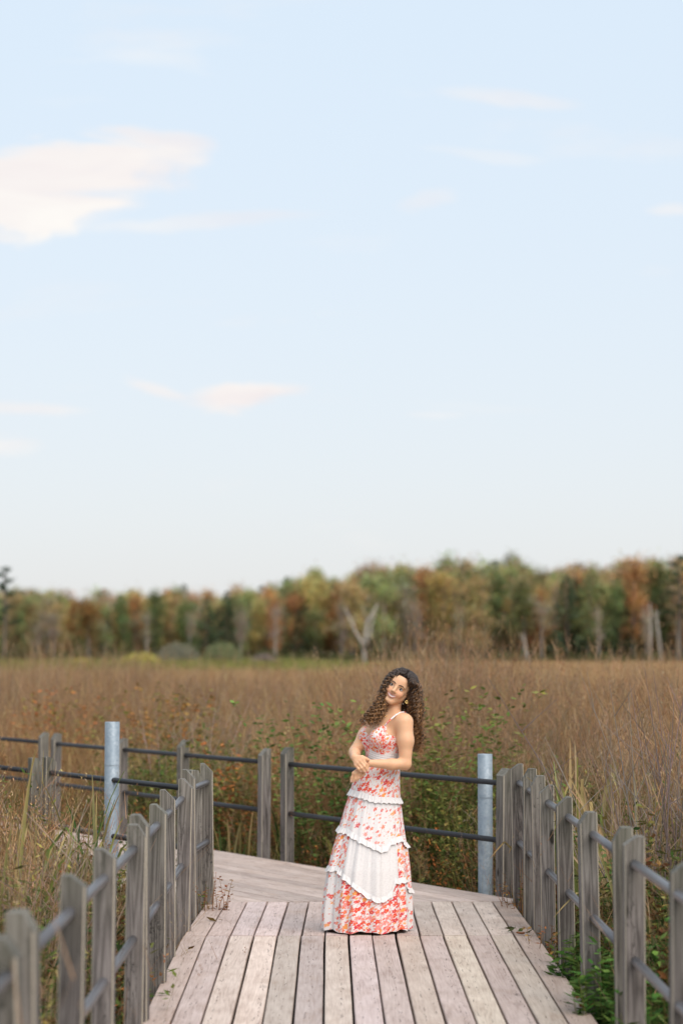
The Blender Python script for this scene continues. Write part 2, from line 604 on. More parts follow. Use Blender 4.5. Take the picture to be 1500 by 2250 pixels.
xs = [X_LEFT + PITCH * (k + 0.5) for k in range(NPL)]
for i, (a, b) in enumerate(((-2.05, 1.6), (1.6, 5.25), (5.25, 8.9), (8.9, JOINT1))):
    add_planks(a, b, xs, 0.0, i)
add_planks(JOINT1, JOINT2, [x + 0.003 for x in xs], 0.012, 9)
for k, x in enumerate((-0.75, 0.2, 1.15)):
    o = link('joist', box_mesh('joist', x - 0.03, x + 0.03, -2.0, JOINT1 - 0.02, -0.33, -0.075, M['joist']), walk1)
    o.matrix_parent_inverse = Matrix.Translation(-walk1.location)
    o.rotation_euler.x = 0
for y in [-1.9 + 1.2 * k for k in range(14)]:
    if y < 14.4:
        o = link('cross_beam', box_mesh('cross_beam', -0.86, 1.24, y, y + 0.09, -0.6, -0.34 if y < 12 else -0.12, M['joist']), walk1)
        o.matrix_parent_inverse = Matrix.Translation(-walk1.location)

# second walk, bending away to the left from the end of the first
UX, UY = -0.55, 0.835
un = math.hypot(UX, UY)
U = Vector((UX / un, UY / un, 0))
NRM = Vector((U.y, -U.x, 0))            # to the far/right side
FAR_D = NRM.dot(Vector((-0.28, 17.2, 0)))
NEAR_D = FAR_D - 2.14
walk2 = empty('boardwalk', (-1.0, 17, Z2))
tag(walk2, 'timber boardwalk bending away to the left behind the woman', 'boardwalk', kind='structure')
n2 = 15
p2 = (FAR_D - NEAR_D) / n2
A2 = math.atan2(-U.x, U.y)


def along_at(d, y):
    """parameter t with point = NRM*d + U*t at that y"""
    return (y - NRM.y * d) / U.y


p2_protos = {}
for k in range(n2):
    d = NEAR_D + p2 * (k + 0.5)
    t_end = along_at(d, 34.0)
    # cut where it meets the first walk: along y = JOINT2 (and the far corner at the right)
    ta, tb = along_at(d - p2 / 2 + 0.003, JOINT2 + 0.004), along_at(d + p2 / 2 - 0.003, JOINT2 + 0.004)
    cuts = [0.0]
    tt = max(ta, tb)
    t = tt + rnd.choice((1.7, 2.9, 3.66)) + rnd.uniform(-.05, .05)
    bounds = [(ta, tb)]
    while t < t_end - 0.6:
        bounds.append((t, t))
        t += 3.66
    bounds.append((t_end, t_end))
    for (a0, a1), (b0, b1) in zip(bounds[:-1], bounds[1:]):
        h = p2 / 2 - 0.003
        base = NRM * d + U * ((a0 + b0) / 2)
        mid = (a0 + b0) / 2
        V = []
        for (tt_, s) in ((a0, -1), (a1, 1), (b1, 1), (b0, -1)):
            dt = 0.003 if tt_ in (a0, a1) else -0.003
            V.append((s * h, tt_ - mid + dt))
        vv = [(x, y, -0.038) for x, y in V] + [(x * 0.999, y, -0.004) for x, y in V] + [(x * 0.95, y, 0.0) for x, y in V]
        ff = [(3, 2, 1, 0), (8, 9, 10, 11)]
        for l0 in (0, 4):
            for q in range(4):
                ff.append((l0 + q, l0 + (q + 1) % 4, l0 + 4 + (q + 1) % 4, l0 + 4 + q))
        o = link('plank', mesh('plank', vv, ff, M['deck']), walk2)
        o.matrix_parent_inverse = Matrix.Translation(-walk2.location)
        o.location = (base.x, base.y, Z2 + rnd.uniform(-0.002, 0.002))
        o.rotation_euler = (0, rnd.uniform(-0.006, 0.006), A2)
        v = rnd.uniform(0.74, 0.98)
        o.color = (v, v * 0.98, v * 0.97, 1)
for s in (0.25, 1.05, 1.9):
    d = NEAR_D + s
    t0, t1 = along_at(d, JOINT2 + 0.3), along_at(d, 33.5)
    mb = MB()
    V = []
    for tt_ in (t0, t1):
        for sx in (-0.03, 0.03):
            for z in (-0.5, -0.06):
                q = NRM * (d + sx) + U * tt_
                V.append((q.x, q.y, Z2 + z))
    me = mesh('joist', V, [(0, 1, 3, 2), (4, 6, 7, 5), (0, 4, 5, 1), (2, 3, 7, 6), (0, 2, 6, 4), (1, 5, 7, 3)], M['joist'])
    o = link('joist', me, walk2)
    o.matrix_parent_inverse = Matrix.Translation(-walk2.location)

# ------------------------------------------------------------------ railings
HOLE_R = 0.024


def post_mesh(seed, hgt=0.95, w_=0.09, below=0.62):
    """square post, top half level and half cut down to +x side; z=0 at deck level"""
    r_ = random.Random(seed)
    h = w_ / 2
    b = 0.006
    cutx = h * r_.uniform(-0.45, 0.2)
    drop = r_.uniform(0.036, 0.066)
    prof = [(-h, hgt - 0.003), (-h + 0.004, hgt), (cutx, hgt), (h, hgt - drop)]
    ring = [(-h, -h + b), (-h + b, -h), (h - b, -h), (h, -h + b), (h, h - b), (h - b, h), (-h + b, h), (-h, h - b)]

    def top(x):
        if x <= cutx:
            return hgt - (0.002 if x < -h + 0.002 else 0)
        return hgt - drop * (x - cutx) / (h - cutx)
    V, F = [], []
    # sides: split at cut line so that the top has its crease
    ring2 = ring[:2] + [(cutx, -h)] + ring[2:6] + [(cutx, h)] + ring[6:]
    lv = [-below, 0.3]
    for z in lv:
        V += [(x, y, z) for x, y in ring2]
    V += [(x, y, top(x)) for x, y in ring2]
    n = len(ring2)
    for j in range(2):
        for k in range(n):
            F.append((j * n + k, j * n + (k + 1) % n, (j + 1) * n + (k + 1) % n, (j + 1) * n + k))
    o = 2 * n
    F.append((o + 0, o + 1, o + 2, o + 7, o + 8, o + 9))
    F.append((o + 2, o + 3, o + 4, o + 5, o + 6, o + 7))
    F.append(tuple(range(n))[::-1])
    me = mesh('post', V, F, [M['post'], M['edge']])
    worn_lit = {(0, 1), (3, 4), (5, 6), (8, 9)}
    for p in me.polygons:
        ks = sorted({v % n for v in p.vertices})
        if len(p.vertices) == 4 and tuple(ks) in worn_lit:
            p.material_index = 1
    return me


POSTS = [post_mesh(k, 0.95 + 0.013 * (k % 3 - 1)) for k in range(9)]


def rail_mesh(a, b, r_=0.0205, sag=0.0, mat='pipe'):
    mb = MB()
    a, b = Vector(a), Vector(b)
    n = 5
    pts = [a.lerp(b, i / (n - 1)) - Vector((0, 0, sag * math.sin(math.pi * i / (n - 1)))) for i in range(n)]
    mb.tube(pts, r_, 14)
    return mb.build('rail', M[mat], smooth=True)


def railing(label, posts, inner, rails, base_z=0.0, mat='pipe'):
    """posts: (x, y, twist, tilt); inner: unit vector to the deck side; rails: (ia, ib, over) spans of post indices"""
    ax_ = math.atan2(inner[1], inner[0])
    root = empty('railing', (posts[0][0], posts[0][1], base_z))
    tag(root, label, 'railing')
    inv = Matrix.Translation(-root.location)
    for k, p in enumerate(posts):
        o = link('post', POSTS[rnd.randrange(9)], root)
        o.matrix_parent_inverse = inv
        o.location = (p[0], p[1], base_z + rnd.uniform(-0.006, 0.006))
        o.rotation_euler = (rnd.uniform(-0.012, 0.012), rnd.uniform(-0.018, 0.018), ax_ + rnd.uniform(-0.07, 0.07))
        v = rnd.uniform(0.75, 1.2)
        o.color = (v, v * rnd.uniform(0.98, 1.02), v * rnd.uniform(0.95, 1.02), 1)
    for (a, b) in rails:
        for z in (0.826, 0.405):
            A, B = Vector((*posts[a][:2], 0)), Vector((*posts[b][:2], 0))
            d = (B - A).normalized() * 0.03
            me = rail_mesh(A - d + Vector((0, 0, base_z + z)), B + d + Vector((0, 0, base_z + z)), mat=mat)
            o = link('rail', me, root)
            o.matrix_parent_inverse = inv
    return root


LX, RX = -0.925, 1.345
left_y = [2.3, 3.4, 4.6, 5.88, 6.25, 7.29, 8.37, 9.58, 9.84, 10.9, 11.78, 12.8, 13.65]
lp = [(LX + rnd.uniform(-.012, .012), y) for y in left_y] + [(-0.86, 14.42)]
railing('timber post and pipe railing along the left edge of the near boardwalk', lp, (1, 0),
        [(0, 3), (4, 7), (8, 12), (12, 13)], 0.0, 'pipe_grey')
right_y = [2.2, 3.3, 4.4, 5.5, 6.7, 7.8, 8.92, 9.2, 10.33, 11.42, 12.48, 12.9, 13.6, 14.35]
rp = [(RX + rnd.uniform(-.01, .01), y) for y in right_y]
railing('timber post and pipe railing along the right edge of the near boardwalk', rp, (-1, 0),
        [(0, 3), (3, 6), (7, 10), (11, 13)], 0.0, 'pipe_grey')


def far_pt(t_y, off=0.0):
    d = FAR_D + 0.04 + off
    q = NRM * d + U * along_at(d, t_y)
    return (q.x, q.y)


def px_pt(px, d):
    """point on the line NRM.p = d seen in picture column px"""
    k = (px - VPX) / FPX
    y = d / (NRM.x * k + NRM.y)
    return (k * y, y)


FD = FAR_D + 0.05
railing('two-pipe railing behind the woman, between its own post and the right railing',
        [px_pt(632, FD), px_pt(1102, FD - 0.02)], (-NRM.x, -NRM.y), [(0, 1)], Z2)
fl = [px_pt(581, FD), px_pt(405, FD), px_pt(272, FD), px_pt(126, FD)]
railing('pipe railing on the far side of the bending boardwalk, left of the woman', fl, (-NRM.x, -NRM.y),
        [(0, 2), (2, 3)], Z2)
fl2 = [px_pt(101, FD + 0.02), px_pt(-60, FD), px_pt(-190, FD), px_pt(-330, FD)]
railing('farthest stretch of pipe railing, running out of view past the doubled posts', fl2, (-NRM.x, -NRM.y),
        [(0, 3)], Z2)
ND = NEAR_D - 0.06
nl = [px_pt(428, ND + 0.02), px_pt(112, ND)]
railing('pipe railing on the near side of the bending boardwalk behind the steel post', nl, (NRM.x, NRM.y), [(0, 1)], Z2)
nl2 = [px_pt(80, ND - 0.02), px_pt(-90, ND), px_pt(-270, ND), px_pt(-480, ND)]
railing('railing with a doubled post rising out of the reeds at the left border', nl2, (NRM.x, NRM.y), [(0, 3)], Z2)


# ------------------------------------------------------------------ galvanized steel posts
def steel_post(label, x, y, top, dia):
    root = empty('steel_post', (x, y, GZ))
    tag(root, label, 'post')
    mb = MB()
    n = 32
    rr = dia / 2
    prof = [(rr, -0.3), (rr, top - GZ - 0.004), (rr - 0.002, top - GZ), (rr - 0.008, top - GZ), (rr - 0.008, top - GZ - 0.6)]
    V = [(r_ * math.cos(2 * math.pi * k / n), r_ * math.sin(2 * math.pi * k / n), z) for r_, z in prof for k in range(n)]
    F = [(j * n + k, j * n + (k + 1) % n, (j + 1) * n + (k + 1) % n, (j + 1) * n + k) for j in range(len(prof) - 1) for k in range(n)]
    mb.add(V, F)
    o = link('pipe', mb.build('pipe', M['zinc'], True), root)
    c = MB()
    zz = top - GZ - 0.33
    c.add([((rr + 0.0015) * math.cos(2 * math.pi * k / n), (rr + 0.0015) * math.sin(2 * math.pi * k / n), zz + dz_) for dz_ in (0, 0.008) for k in range(n)],
          [(k, (k + 1) % n, n + (k + 1) % n, n + k) for k in range(n)])
    link('weld_seam', c.build('weld_seam', M['zinc'], True), root)
    return root


ZP = 15.3
steel_post('tall galvanized steel post standing in the bend left of the woman', (250 - VPX) * ZP / FPX, ZP, CAMZ - (1585 - HOR) * ZP / FPX, 0.112)
_q = px_pt(1063, FD + 0.10)
steel_post('shorter galvanized steel post between the rear pipe railing and the right railing', _q[0], _q[1], CAMZ - (1655 - HOR) * _q[1] / FPX, 0.112)

# ------------------------------------------------------------------ marsh vegetation (uncountable: stuff)
def jit(c, a, r_):
    k = r_.uniform(1 - a, 1 + a)
    return tuple(max(0.0, x * k * r_.uniform(1 - a * 0.35, 1 + a * 0.35)) for x in c)


BROWN, PINKB, TAN, RUST = (0.25, 0.135, 0.066), (0.39, 0.25, 0.135), (0.56, 0.39, 0.19), (0.31, 0.125, 0.042)
GREEN, OLIVE, YEL, ORNG = (0.07, 0.115, 0.03), (0.135, 0.15, 0.045), (0.34, 0.30, 0.085), (0.48, 0.17, 0.05)
GREYB = (0.28, 0.205, 0.14)


def dry_stems(seed, n=46, rad=0.26, h0=1.0, h1=1.55, cols=(BROWN, PINKB, GREYB), wd=0.0055, tw=3, lean=0.22):
    r_ = random.Random(seed)
    mb = MB()
    for _ in range(n):
        a, q = r_.uniform(0, 6.28), rad * math.sqrt(r_.random())
        p = Vector((math.cos(a) * q, math.sin(a) * q, 0))
        h = r_.uniform(h0, h1)
        ld = Vector((r_.gauss(0, lean), r_.gauss(0, lean), 0)) * h
        c = jit(r_.choice(cols), 0.3, r_)
        dk = tuple(x * 0.75 for x in c)
        pts = [p + ld * (t ** 1.6) + Vector((0, 0, h * t)) for t in (0, 0.35, 0.7, 1)]
        sd_ = (r_.gauss(0, 1), r_.gauss(0, 0.35), 0)
        mb.ribbon(pts, wd * r_.uniform(0.7, 1.3), sd_, dk, c)
        for _k in range(tw):
            t = r_.uniform(0.45, 0.98)
            b = p + ld * (t ** 1.6) + Vector((0, 0, h * t))
            d = Vector((r_.gauss(0, 0.6), r_.gauss(0, 0.6), r_.uniform(0.5, 1.1))).normalized()
            mb.ribbon([b, b + d * r_.uniform(0.08, 0.22)], [wd * 0.75, wd * 0.3], (r_.gauss(0, 1), r_.gauss(0, .4), 0.2), c)
        # seed head fuzz
        if r_.random() < 0.5:
            for _k in range(5):
                b = pts[-1] + Vector((r_.gauss(0, 0.012), r_.gauss(0, 0.012), -r_.uniform(0, 0.16)))
                mb.leaf(b, (r_.gauss(0, 1), r_.gauss(0, 1), 1), (0, 1, 0), 0.022, 0.007, jit(c, 0.2, r_))
    return mb


def leafy(seed, n=16, rad=0.2, h0=0.4, h1=0.85, cols=(GREEN, OLIVE), ll=0.06, lw=0.02, per=16, stemc=OLIVE):
    r_ = random.Random(seed)
    mb = MB()
    for _ in range(n):
        a, q = r_.uniform(0, 6.28), rad * math.sqrt(r_.random())
        p = Vector((math.cos(a) * q, math.sin(a) * q, 0))
        h = r_.uniform(h0, h1)
        ld = Vector((max(-.3, min(.3, r_.gauss(0, 0.2))), max(-.3, min(.3, r_.gauss(0, 0.2))), 0)) * h
        f = lambda t: p + ld * (t ** 1.5) + Vector((0, 0, h * t))
        mb.ribbon([f(t) for t in (0, 0.5, 1)], 0.006, (1, r_.gauss(0, 0.4), 0), stemc)
        base_c = r_.choice(cols)
        for k in range(per):
            t = r_.uniform(0.22, 1.0)
            an = r_.uniform(0, 6.28)
            d = Vector((math.cos(an), math.sin(an), r_.uniform(-0.35, 0.7)))
            nn = Vector((r_.gauss(0, 0.5), r_.gauss(0, 0.5), 1))
            mb.leaf(f(t), d, nn, ll * r_.uniform(0.6, 1.35), lw * r_.uniform(0.7, 1.3), jit(base_c, 0.4, r_))
    return mb


def blades(seed, n=40, rad=0.12, h0=0.4, h1=0.9, cols=(GREEN, YEL), wd=0.009, bend=0.6):
    r_ = random.Random(seed)
    mb = MB()
    for _ in range(n):
        a, q = r_.uniform(0, 6.28), rad * math.sqrt(r_.random())
        p = Vector((math.cos(a) * q, math.sin(a) * q, 0))
        h = r_.uniform(h0, h1)
        an = r_.uniform(0, 6.28)
        d = Vector((math.cos(an), math.sin(an), 0)) * h * r_.uniform(0.1, bend)
        c = jit(r_.choice(cols), 0.3, r_)
        pts = [p + d * t ** 2 + Vector((0, 0, h * (t - 0.28 * bend * t ** 3))) for t in (0, 0.3, 0.6, 0.85, 1)]
        sd_ = Vector((-d.y, d.x, 0)) if d.length > 1e-4 else (1, 0, 0)
        mb.ribbon(pts, wd, sd_, tuple(x * 0.8 for x in c), jit(r_.choice(cols), 0.2, r_))
    return mb


def scatter_group():
    """node group: instances a collection's meshes on the points, by attribute"""
    g = bpy.data.node_groups.new('scatter', 'GeometryNodeTree')
    g.interface.new_socket('Geometry', in_out='INPUT', socket_type='NodeSocketGeometry')
    g.interface.new_socket('Kinds', in_out='INPUT', socket_type='NodeSocketCollection')
    g.interface.new_socket('Geometry', in_out='OUTPUT', socket_type='NodeSocketGeometry')
    gi, go = g.nodes.new('NodeGroupInput'), g.nodes.new('NodeGroupOutput')
    ci = g.nodes.new('GeometryNodeCollectionInfo')
    ci.inputs['Separate Children'].default_value = True
    ci.inputs['Reset Children'].default_value = True
    iop = g.nodes.new('GeometryNodeInstanceOnPoints')
    iop.inputs['Pick Instance'].default_value = True

    def named(nm, ty):
        n = g.nodes.new('GeometryNodeInputNamedAttribute')
        n.data_type = ty
        n.inputs[0].default_value = nm
        return [o for o in n.outputs if o.enabled][0]
    g.links.new(gi.outputs['Geometry'], iop.inputs['Points'])
    g.links.new(gi.outputs['Kinds'], ci.inputs[0])
    g.links.new(ci.outputs[0], iop.inputs['Instance'])
    g.links.new(named('idx', 'INT'), iop.inputs['Instance Index'])
    g.links.new(named('rot', 'FLOAT_VECTOR'), iop.inputs['Rotation'])
    g.links.new(named('scl', 'FLOAT_VECTOR'), iop.inputs['Scale'])
    g.links.new(iop.outputs[0], go.inputs[0])
    return g


SCATTER = scatter_group()


def scatter(name, label, cat, protos, pts, mat):
    """pts: (x, y, z, rot, tilt, sxy, sz); protos: MB list"""
    c = bpy.data.collections.new(name + '_kinds')
    for k, mb in enumerate(protos):
        me = mb.build('%s_kind_%02d' % (name, k), mat) if isinstance(mb, MB) else mb
        o = bpy.data.objects.new('%s_kind_%02d' % (name, k), me)
        c.objects.link(o)
    r_ = random.Random(len(pts))
    me = bpy.data.meshes.new(name)
    me.from_pydata([p[:3] for p in pts], [], [])
    a = me.attributes.new('idx', 'INT', 'POINT')
    a.data.foreach_set('value', np.array([r_.randrange(len(protos)) for _ in pts], np.int32))
    a = me.attributes.new('rot', 'FLOAT_VECTOR', 'POINT')
    a.data.foreach_set('vector', np.array([(p[4] * r_.gauss(0, 1), p[4] * r_.gauss(0, 1), p[3]) for p in pts], np.float32).ravel())
    a = me.attributes.new('scl', 'FLOAT_VECTOR', 'POINT')
    a.data.foreach_set('vector', np.array([(p[5], p[5], p[6]) for p in pts], np.float32).ravel())
    o = link(name, me)
    md = o.modifiers.new('scatter', 'NODES')
    md.node_group = SCATTER
    md['Socket_1'] = c
    tag(o, label, cat, kind='stuff')
    return o


def walk_dist(x, y):
    """distance outside the two walks (negative: on them)"""
    d1 = max(LX - 0.02 - x, x - RX - 0.02) if y < 14.9 else 99
    p = NRM.x * x + NRM.y * y
    t = U.x * x + U.y * y
    d2 = max(NEAR_D - 0.1 - p, p - FD - 0.06)
    if y < 14.3:
        d2 = 99 if d2 > 0 else d2
        if x < LX:
            d2 = max(d2, 0.0) if p > NEAR_D - 0.1 and y > 14.0 else 99
        elif x > RX:
            d2 = 99
    return min(d1, d2)


def nz(x, y, s, o=0.0):
    return mnoise.noise(Vector((x * s + o, y * s - o, o * 1.7)))


def frame_x(y, margin):
    return (0 - VPX) / FPX * y - margin, (1500 - VPX) / FPX * y + margin


pts_dry2 = []
pts_dry, pts_green, pts_blade, pts_rust, pts_far, pts_tan, pts_yel, pts_low = [], [], [], [], [], [], [], []
r_ = random.Random(5)


def put(lst, x, y, s, sz, tilt=0.06):
    lst.append((x, y, GZ, r_.uniform(0, 6.28), tilt, s, sz))


# near and middle marsh, 4 to 45 m
y = 3.0
while y < 46:
    step = 0.21 if y < 24 else 0.3
    xa, xb = frame_x(y, 2.6 if y < 24 else 3.5)
    x = xa
    while x < xb:
        X, Y = x + r_.uniform(-step, step) * 0.6, y + r_.uniform(-step, step) * 0.6
        x += step
        wd = walk_dist(X, Y)
        if wd < 0.1:
            continue
        n1, n2_ = nz(X, Y, 0.55, 3.1), nz(X, Y, 0.9, 9.7)
        # height limit grows away from the walks so that the railings stay clear
        if Y < 16.5 and X < 0:
            cap = 1.0 + min(0.55, max(0, wd - 0.12) * 1.1)      # above ground
            if X < -1.15 and 9.5 < Y < 15.5:
                cap = 1.35 + 0.35 * min(1.0, max(0, -1.3 - X))
            near = wd < 0.35
        elif X > RX and Y < 18:
            cap = 0.75 + min(1.35, max(0, wd - 0.1) * 1.3)
            near = wd < 0.4
        else:
            cap = 1.25 + min(0.65, wd * 0.5)
            near = wd < 0.7
        cap *= 1 + 0.12 * n1
        if near:
            u_ = r_.random()
            if X > RX and Y < 12.2 and wd < 0.4:
                if u_ < 0.75:
                    put(pts_green, X, Y, 0.85, min(1.0, cap / 0.85) * r_.uniform(0.75, 1.0))
                else:
                    put(pts_rust, X, Y, 0.8, cap / 1.1 * r_.uniform(0.6, 0.9))
            elif u_ < 0.3 or (X < LX and Y < 14 and u_ < 0.5):
                put(pts_green, X, Y, 0.9, cap / 0.95 * r_.uniform(0.5, 0.9))
                put(pts_low, X, Y, 1.2, r_.uniform(0.9, 1.4))
            elif u_ < 0.55:
                put(pts_blade, X, Y, 1.0, cap / 0.9 * r_.uniform(0.5, 0.85))
            elif u_ < 0.86:
                put(pts_rust, X, Y, 0.8, cap / 0.95 * r_.uniform(0.45, 0.85))
            else:
                put(pts_dry, X, Y, 0.7, cap / 1.5 * r_.uniform(0.6, 0.9))
            continue
        u_ = r_.random()
        P_, Q_ = nz(X, Y, 0.33, 33.0) + 0.35 * n2_, nz(X, Y, 0.42, 51.0)
        cap *= 1 + (0.38 if Y > 16 else 0.15) * Q_
        if Y < 28 and wd < 2.4 and not (X < -1.15 and Y < 14):
            P_ -= 0.32 * (1 - wd / 2.4)
        if Y > 32:
            P_ += 0.12
        if X < LX and Y < 15:
            P_ -= 0.14
        put(pts_low, X, Y, 1.25, r_.uniform(0.8, 1.7) * (1.3 if P_ < -0.1 else 0.9))
        if P_ < -0.16:
            put(pts_green, X, Y, 1.15, min(cap / 0.9, 1.9) * r_.uniform(0.55, 1.0))
            if u_ < 0.2:
                put(pts_dry, X, Y, 0.9, cap / 1.5 * r_.uniform(0.8, 1.05))
            elif u_ < 0.34:
                put(pts_blade, X, Y, 1.1, cap / 0.9 * r_.uniform(0.6, 0.95))
        elif P_ < 0.02:
            if u_ < 0.4:
                put(pts_green, X, Y, 1.05, min(cap / 0.95, 1.8) * r_.uniform(0.5, 0.9))
            elif u_ < 0.55:
                put(pts_rust, X, Y, 0.95, cap / 0.95 * r_.uniform(0.6, 0.95))
            else:
                put(pts_dry, X, Y, 1.0, cap / 1.5 * r_.uniform(0.75, 1.05))
        elif P_ < 0.16:
            if u_ < 0.24:
                put(pts_rust, X, Y, 0.95, cap / 0.95 * r_.uniform(0.6, 1.0))
            elif u_ < 0.4:
                put(pts_blade, X, Y, 1.1, cap / 0.9 * r_.uniform(0.6, 0.95))
            else:
                put(pts_dry2, X, Y, 1.0, cap / 1.5 * r_.uniform(0.7, 1.0))
        else:
            put(pts_dry if Q_ > -0.05 else pts_dry2, X, Y, 1.0, cap / 1.45 * r_.uniform(0.75, 1.1))
    y += step
# open marsh out to the wood, 45 to 262 m: larger, sparser clumps
y = 44.0
while y < 262:
    step = 0.42 + (y - 44) / 218 * 1.0
    xa, xb = frame_x(y, 5 + y * 0.03)
    x = xa
    while x < xb:
        X, Y = x + r_.uniform(-step, step) * 0.7, y + r_.uniform(-step, step) * 0.7
        x += step
        n1, n2_ = nz(X * 0.5, Y, 0.045, 1.3), nz(X, Y, 0.12, 5.5)
        s = 1.0 + (Y - 44) / 218 * 1.9
        hh = (0.98 - 0.28 * min(1, (Y - 44) / 120)) * (1 + 0.3 * n2_)
        col = (X * FPX / Y) + VPX
        greenish = max(0.0, min(1.0, (Y - 95) / 40)) * max(0.0, min(1.0, (1080 - col) / 380)) * 0.97 + 0.12 * (Y > 190)
        u_ = r_.random()
        if u_ < greenish:
            put(pts_yel, X, Y, s, (0.82 + 0.55 * max(0.0, min(1.0, (Y - 160) / 60)) * max(0.0, min(1.0, (950 - col) / 300))) * hh / 0.7 * r_.uniform(0.8, 1.1))
        elif u_ < greenish + 0.55 + 0.9 * n1:
            put(pts_tan, X, Y, s, hh * r_.uniform(0.8, 1.1))
        elif u_ < 0.97:
            put(pts_far, X, Y, s, hh * r_.uniform(0.8, 1.1))
        else:
            put(pts_rust, X, Y, s, hh * 1.2)
    y += step * 0.9

scatter('dry_reeds', 'pinkish brown dry stems filling the marsh near the boardwalk', 'reeds',
        [dry_stems(k) for k in range(6)], pts_dry, M['stem'])
scatter('rust_reeds', 'rust brown dry stems standing in drifts between the paler ones', 'reeds',
        [dry_stems(20 + k, cols=(BROWN, (0.30, 0.16, 0.07), TAN, (0.22, 0.12, 0.06))) for k in range(5)], pts_dry2, M['stem'])
scatter('green_weeds', 'leafy green weeds growing along and beyond the railings', 'weeds',
        [leafy(40 + k) for k in range(4)] + [leafy(50 + k, cols=(OLIVE, GREEN, YEL), ll=0.045, lw=0.012, per=22) for k in range(3)], pts_green, M['fol'])
scatter('marsh_grass', 'green and straw marsh grass in arching tufts', 'grass',
        [blades(60 + k) for k in range(4)] + [blades(66 + k, cols=(YEL, TAN), n=30) for k in range(2)], pts_blade, M['fol'])
scatter('rusty_weeds', 'rusty orange dying weeds between the reeds', 'weeds',
        [leafy(70 + k, cols=(RUST, ORNG, OLIVE, BROWN), ll=0.04, lw=0.016, stemc=BROWN) for k in range(5)], pts_rust, M['fol'])
scatter('low_grass', 'short dark undergrowth at the foot of the reeds', 'undergrowth',
        [leafy(80 + k, n=14, h0=0.2, h1=0.5, cols=((0.045, 0.07, 0.02), (0.07, 0.085, 0.03), (0.12, 0.06, 0.025)), ll=0.07, lw=0.022, per=20) for k in range(3)], pts_low, M['fol'])
scatter('open_marsh_reeds', 'brown reeds of the open marsh behind the woman', 'reeds',
        [dry_stems(90 + k, n=40, rad=0.36, h0=1.1, h1=1.6, cols=(BROWN, PINKB, (0.33, 0.20, 0.10)), wd=0.012, tw=2) for k in range(4)], pts_far, M['stem'])
scatter('straw_reeds', 'straw coloured reeds in pale bands across the open marsh', 'reeds',
        [dry_stems(100 + k, n=40, rad=0.36, h0=1.0, h1=1.55, cols=(TAN, PINKB, TAN), wd=0.012, tw=2) for k in range(4)], pts_tan, M['stem'])
scatter('yellow_green_sedge', 'yellow green sedge strip at the foot of the wood', 'sedge',
        [blades(110 + k, n=50, rad=0.4, h0=0.6, h1=1.2, cols=(YEL, OLIVE, (0.26, 0.26, 0.09)), wd=0.03) for k in range(3)], pts_yel, M['fol'])


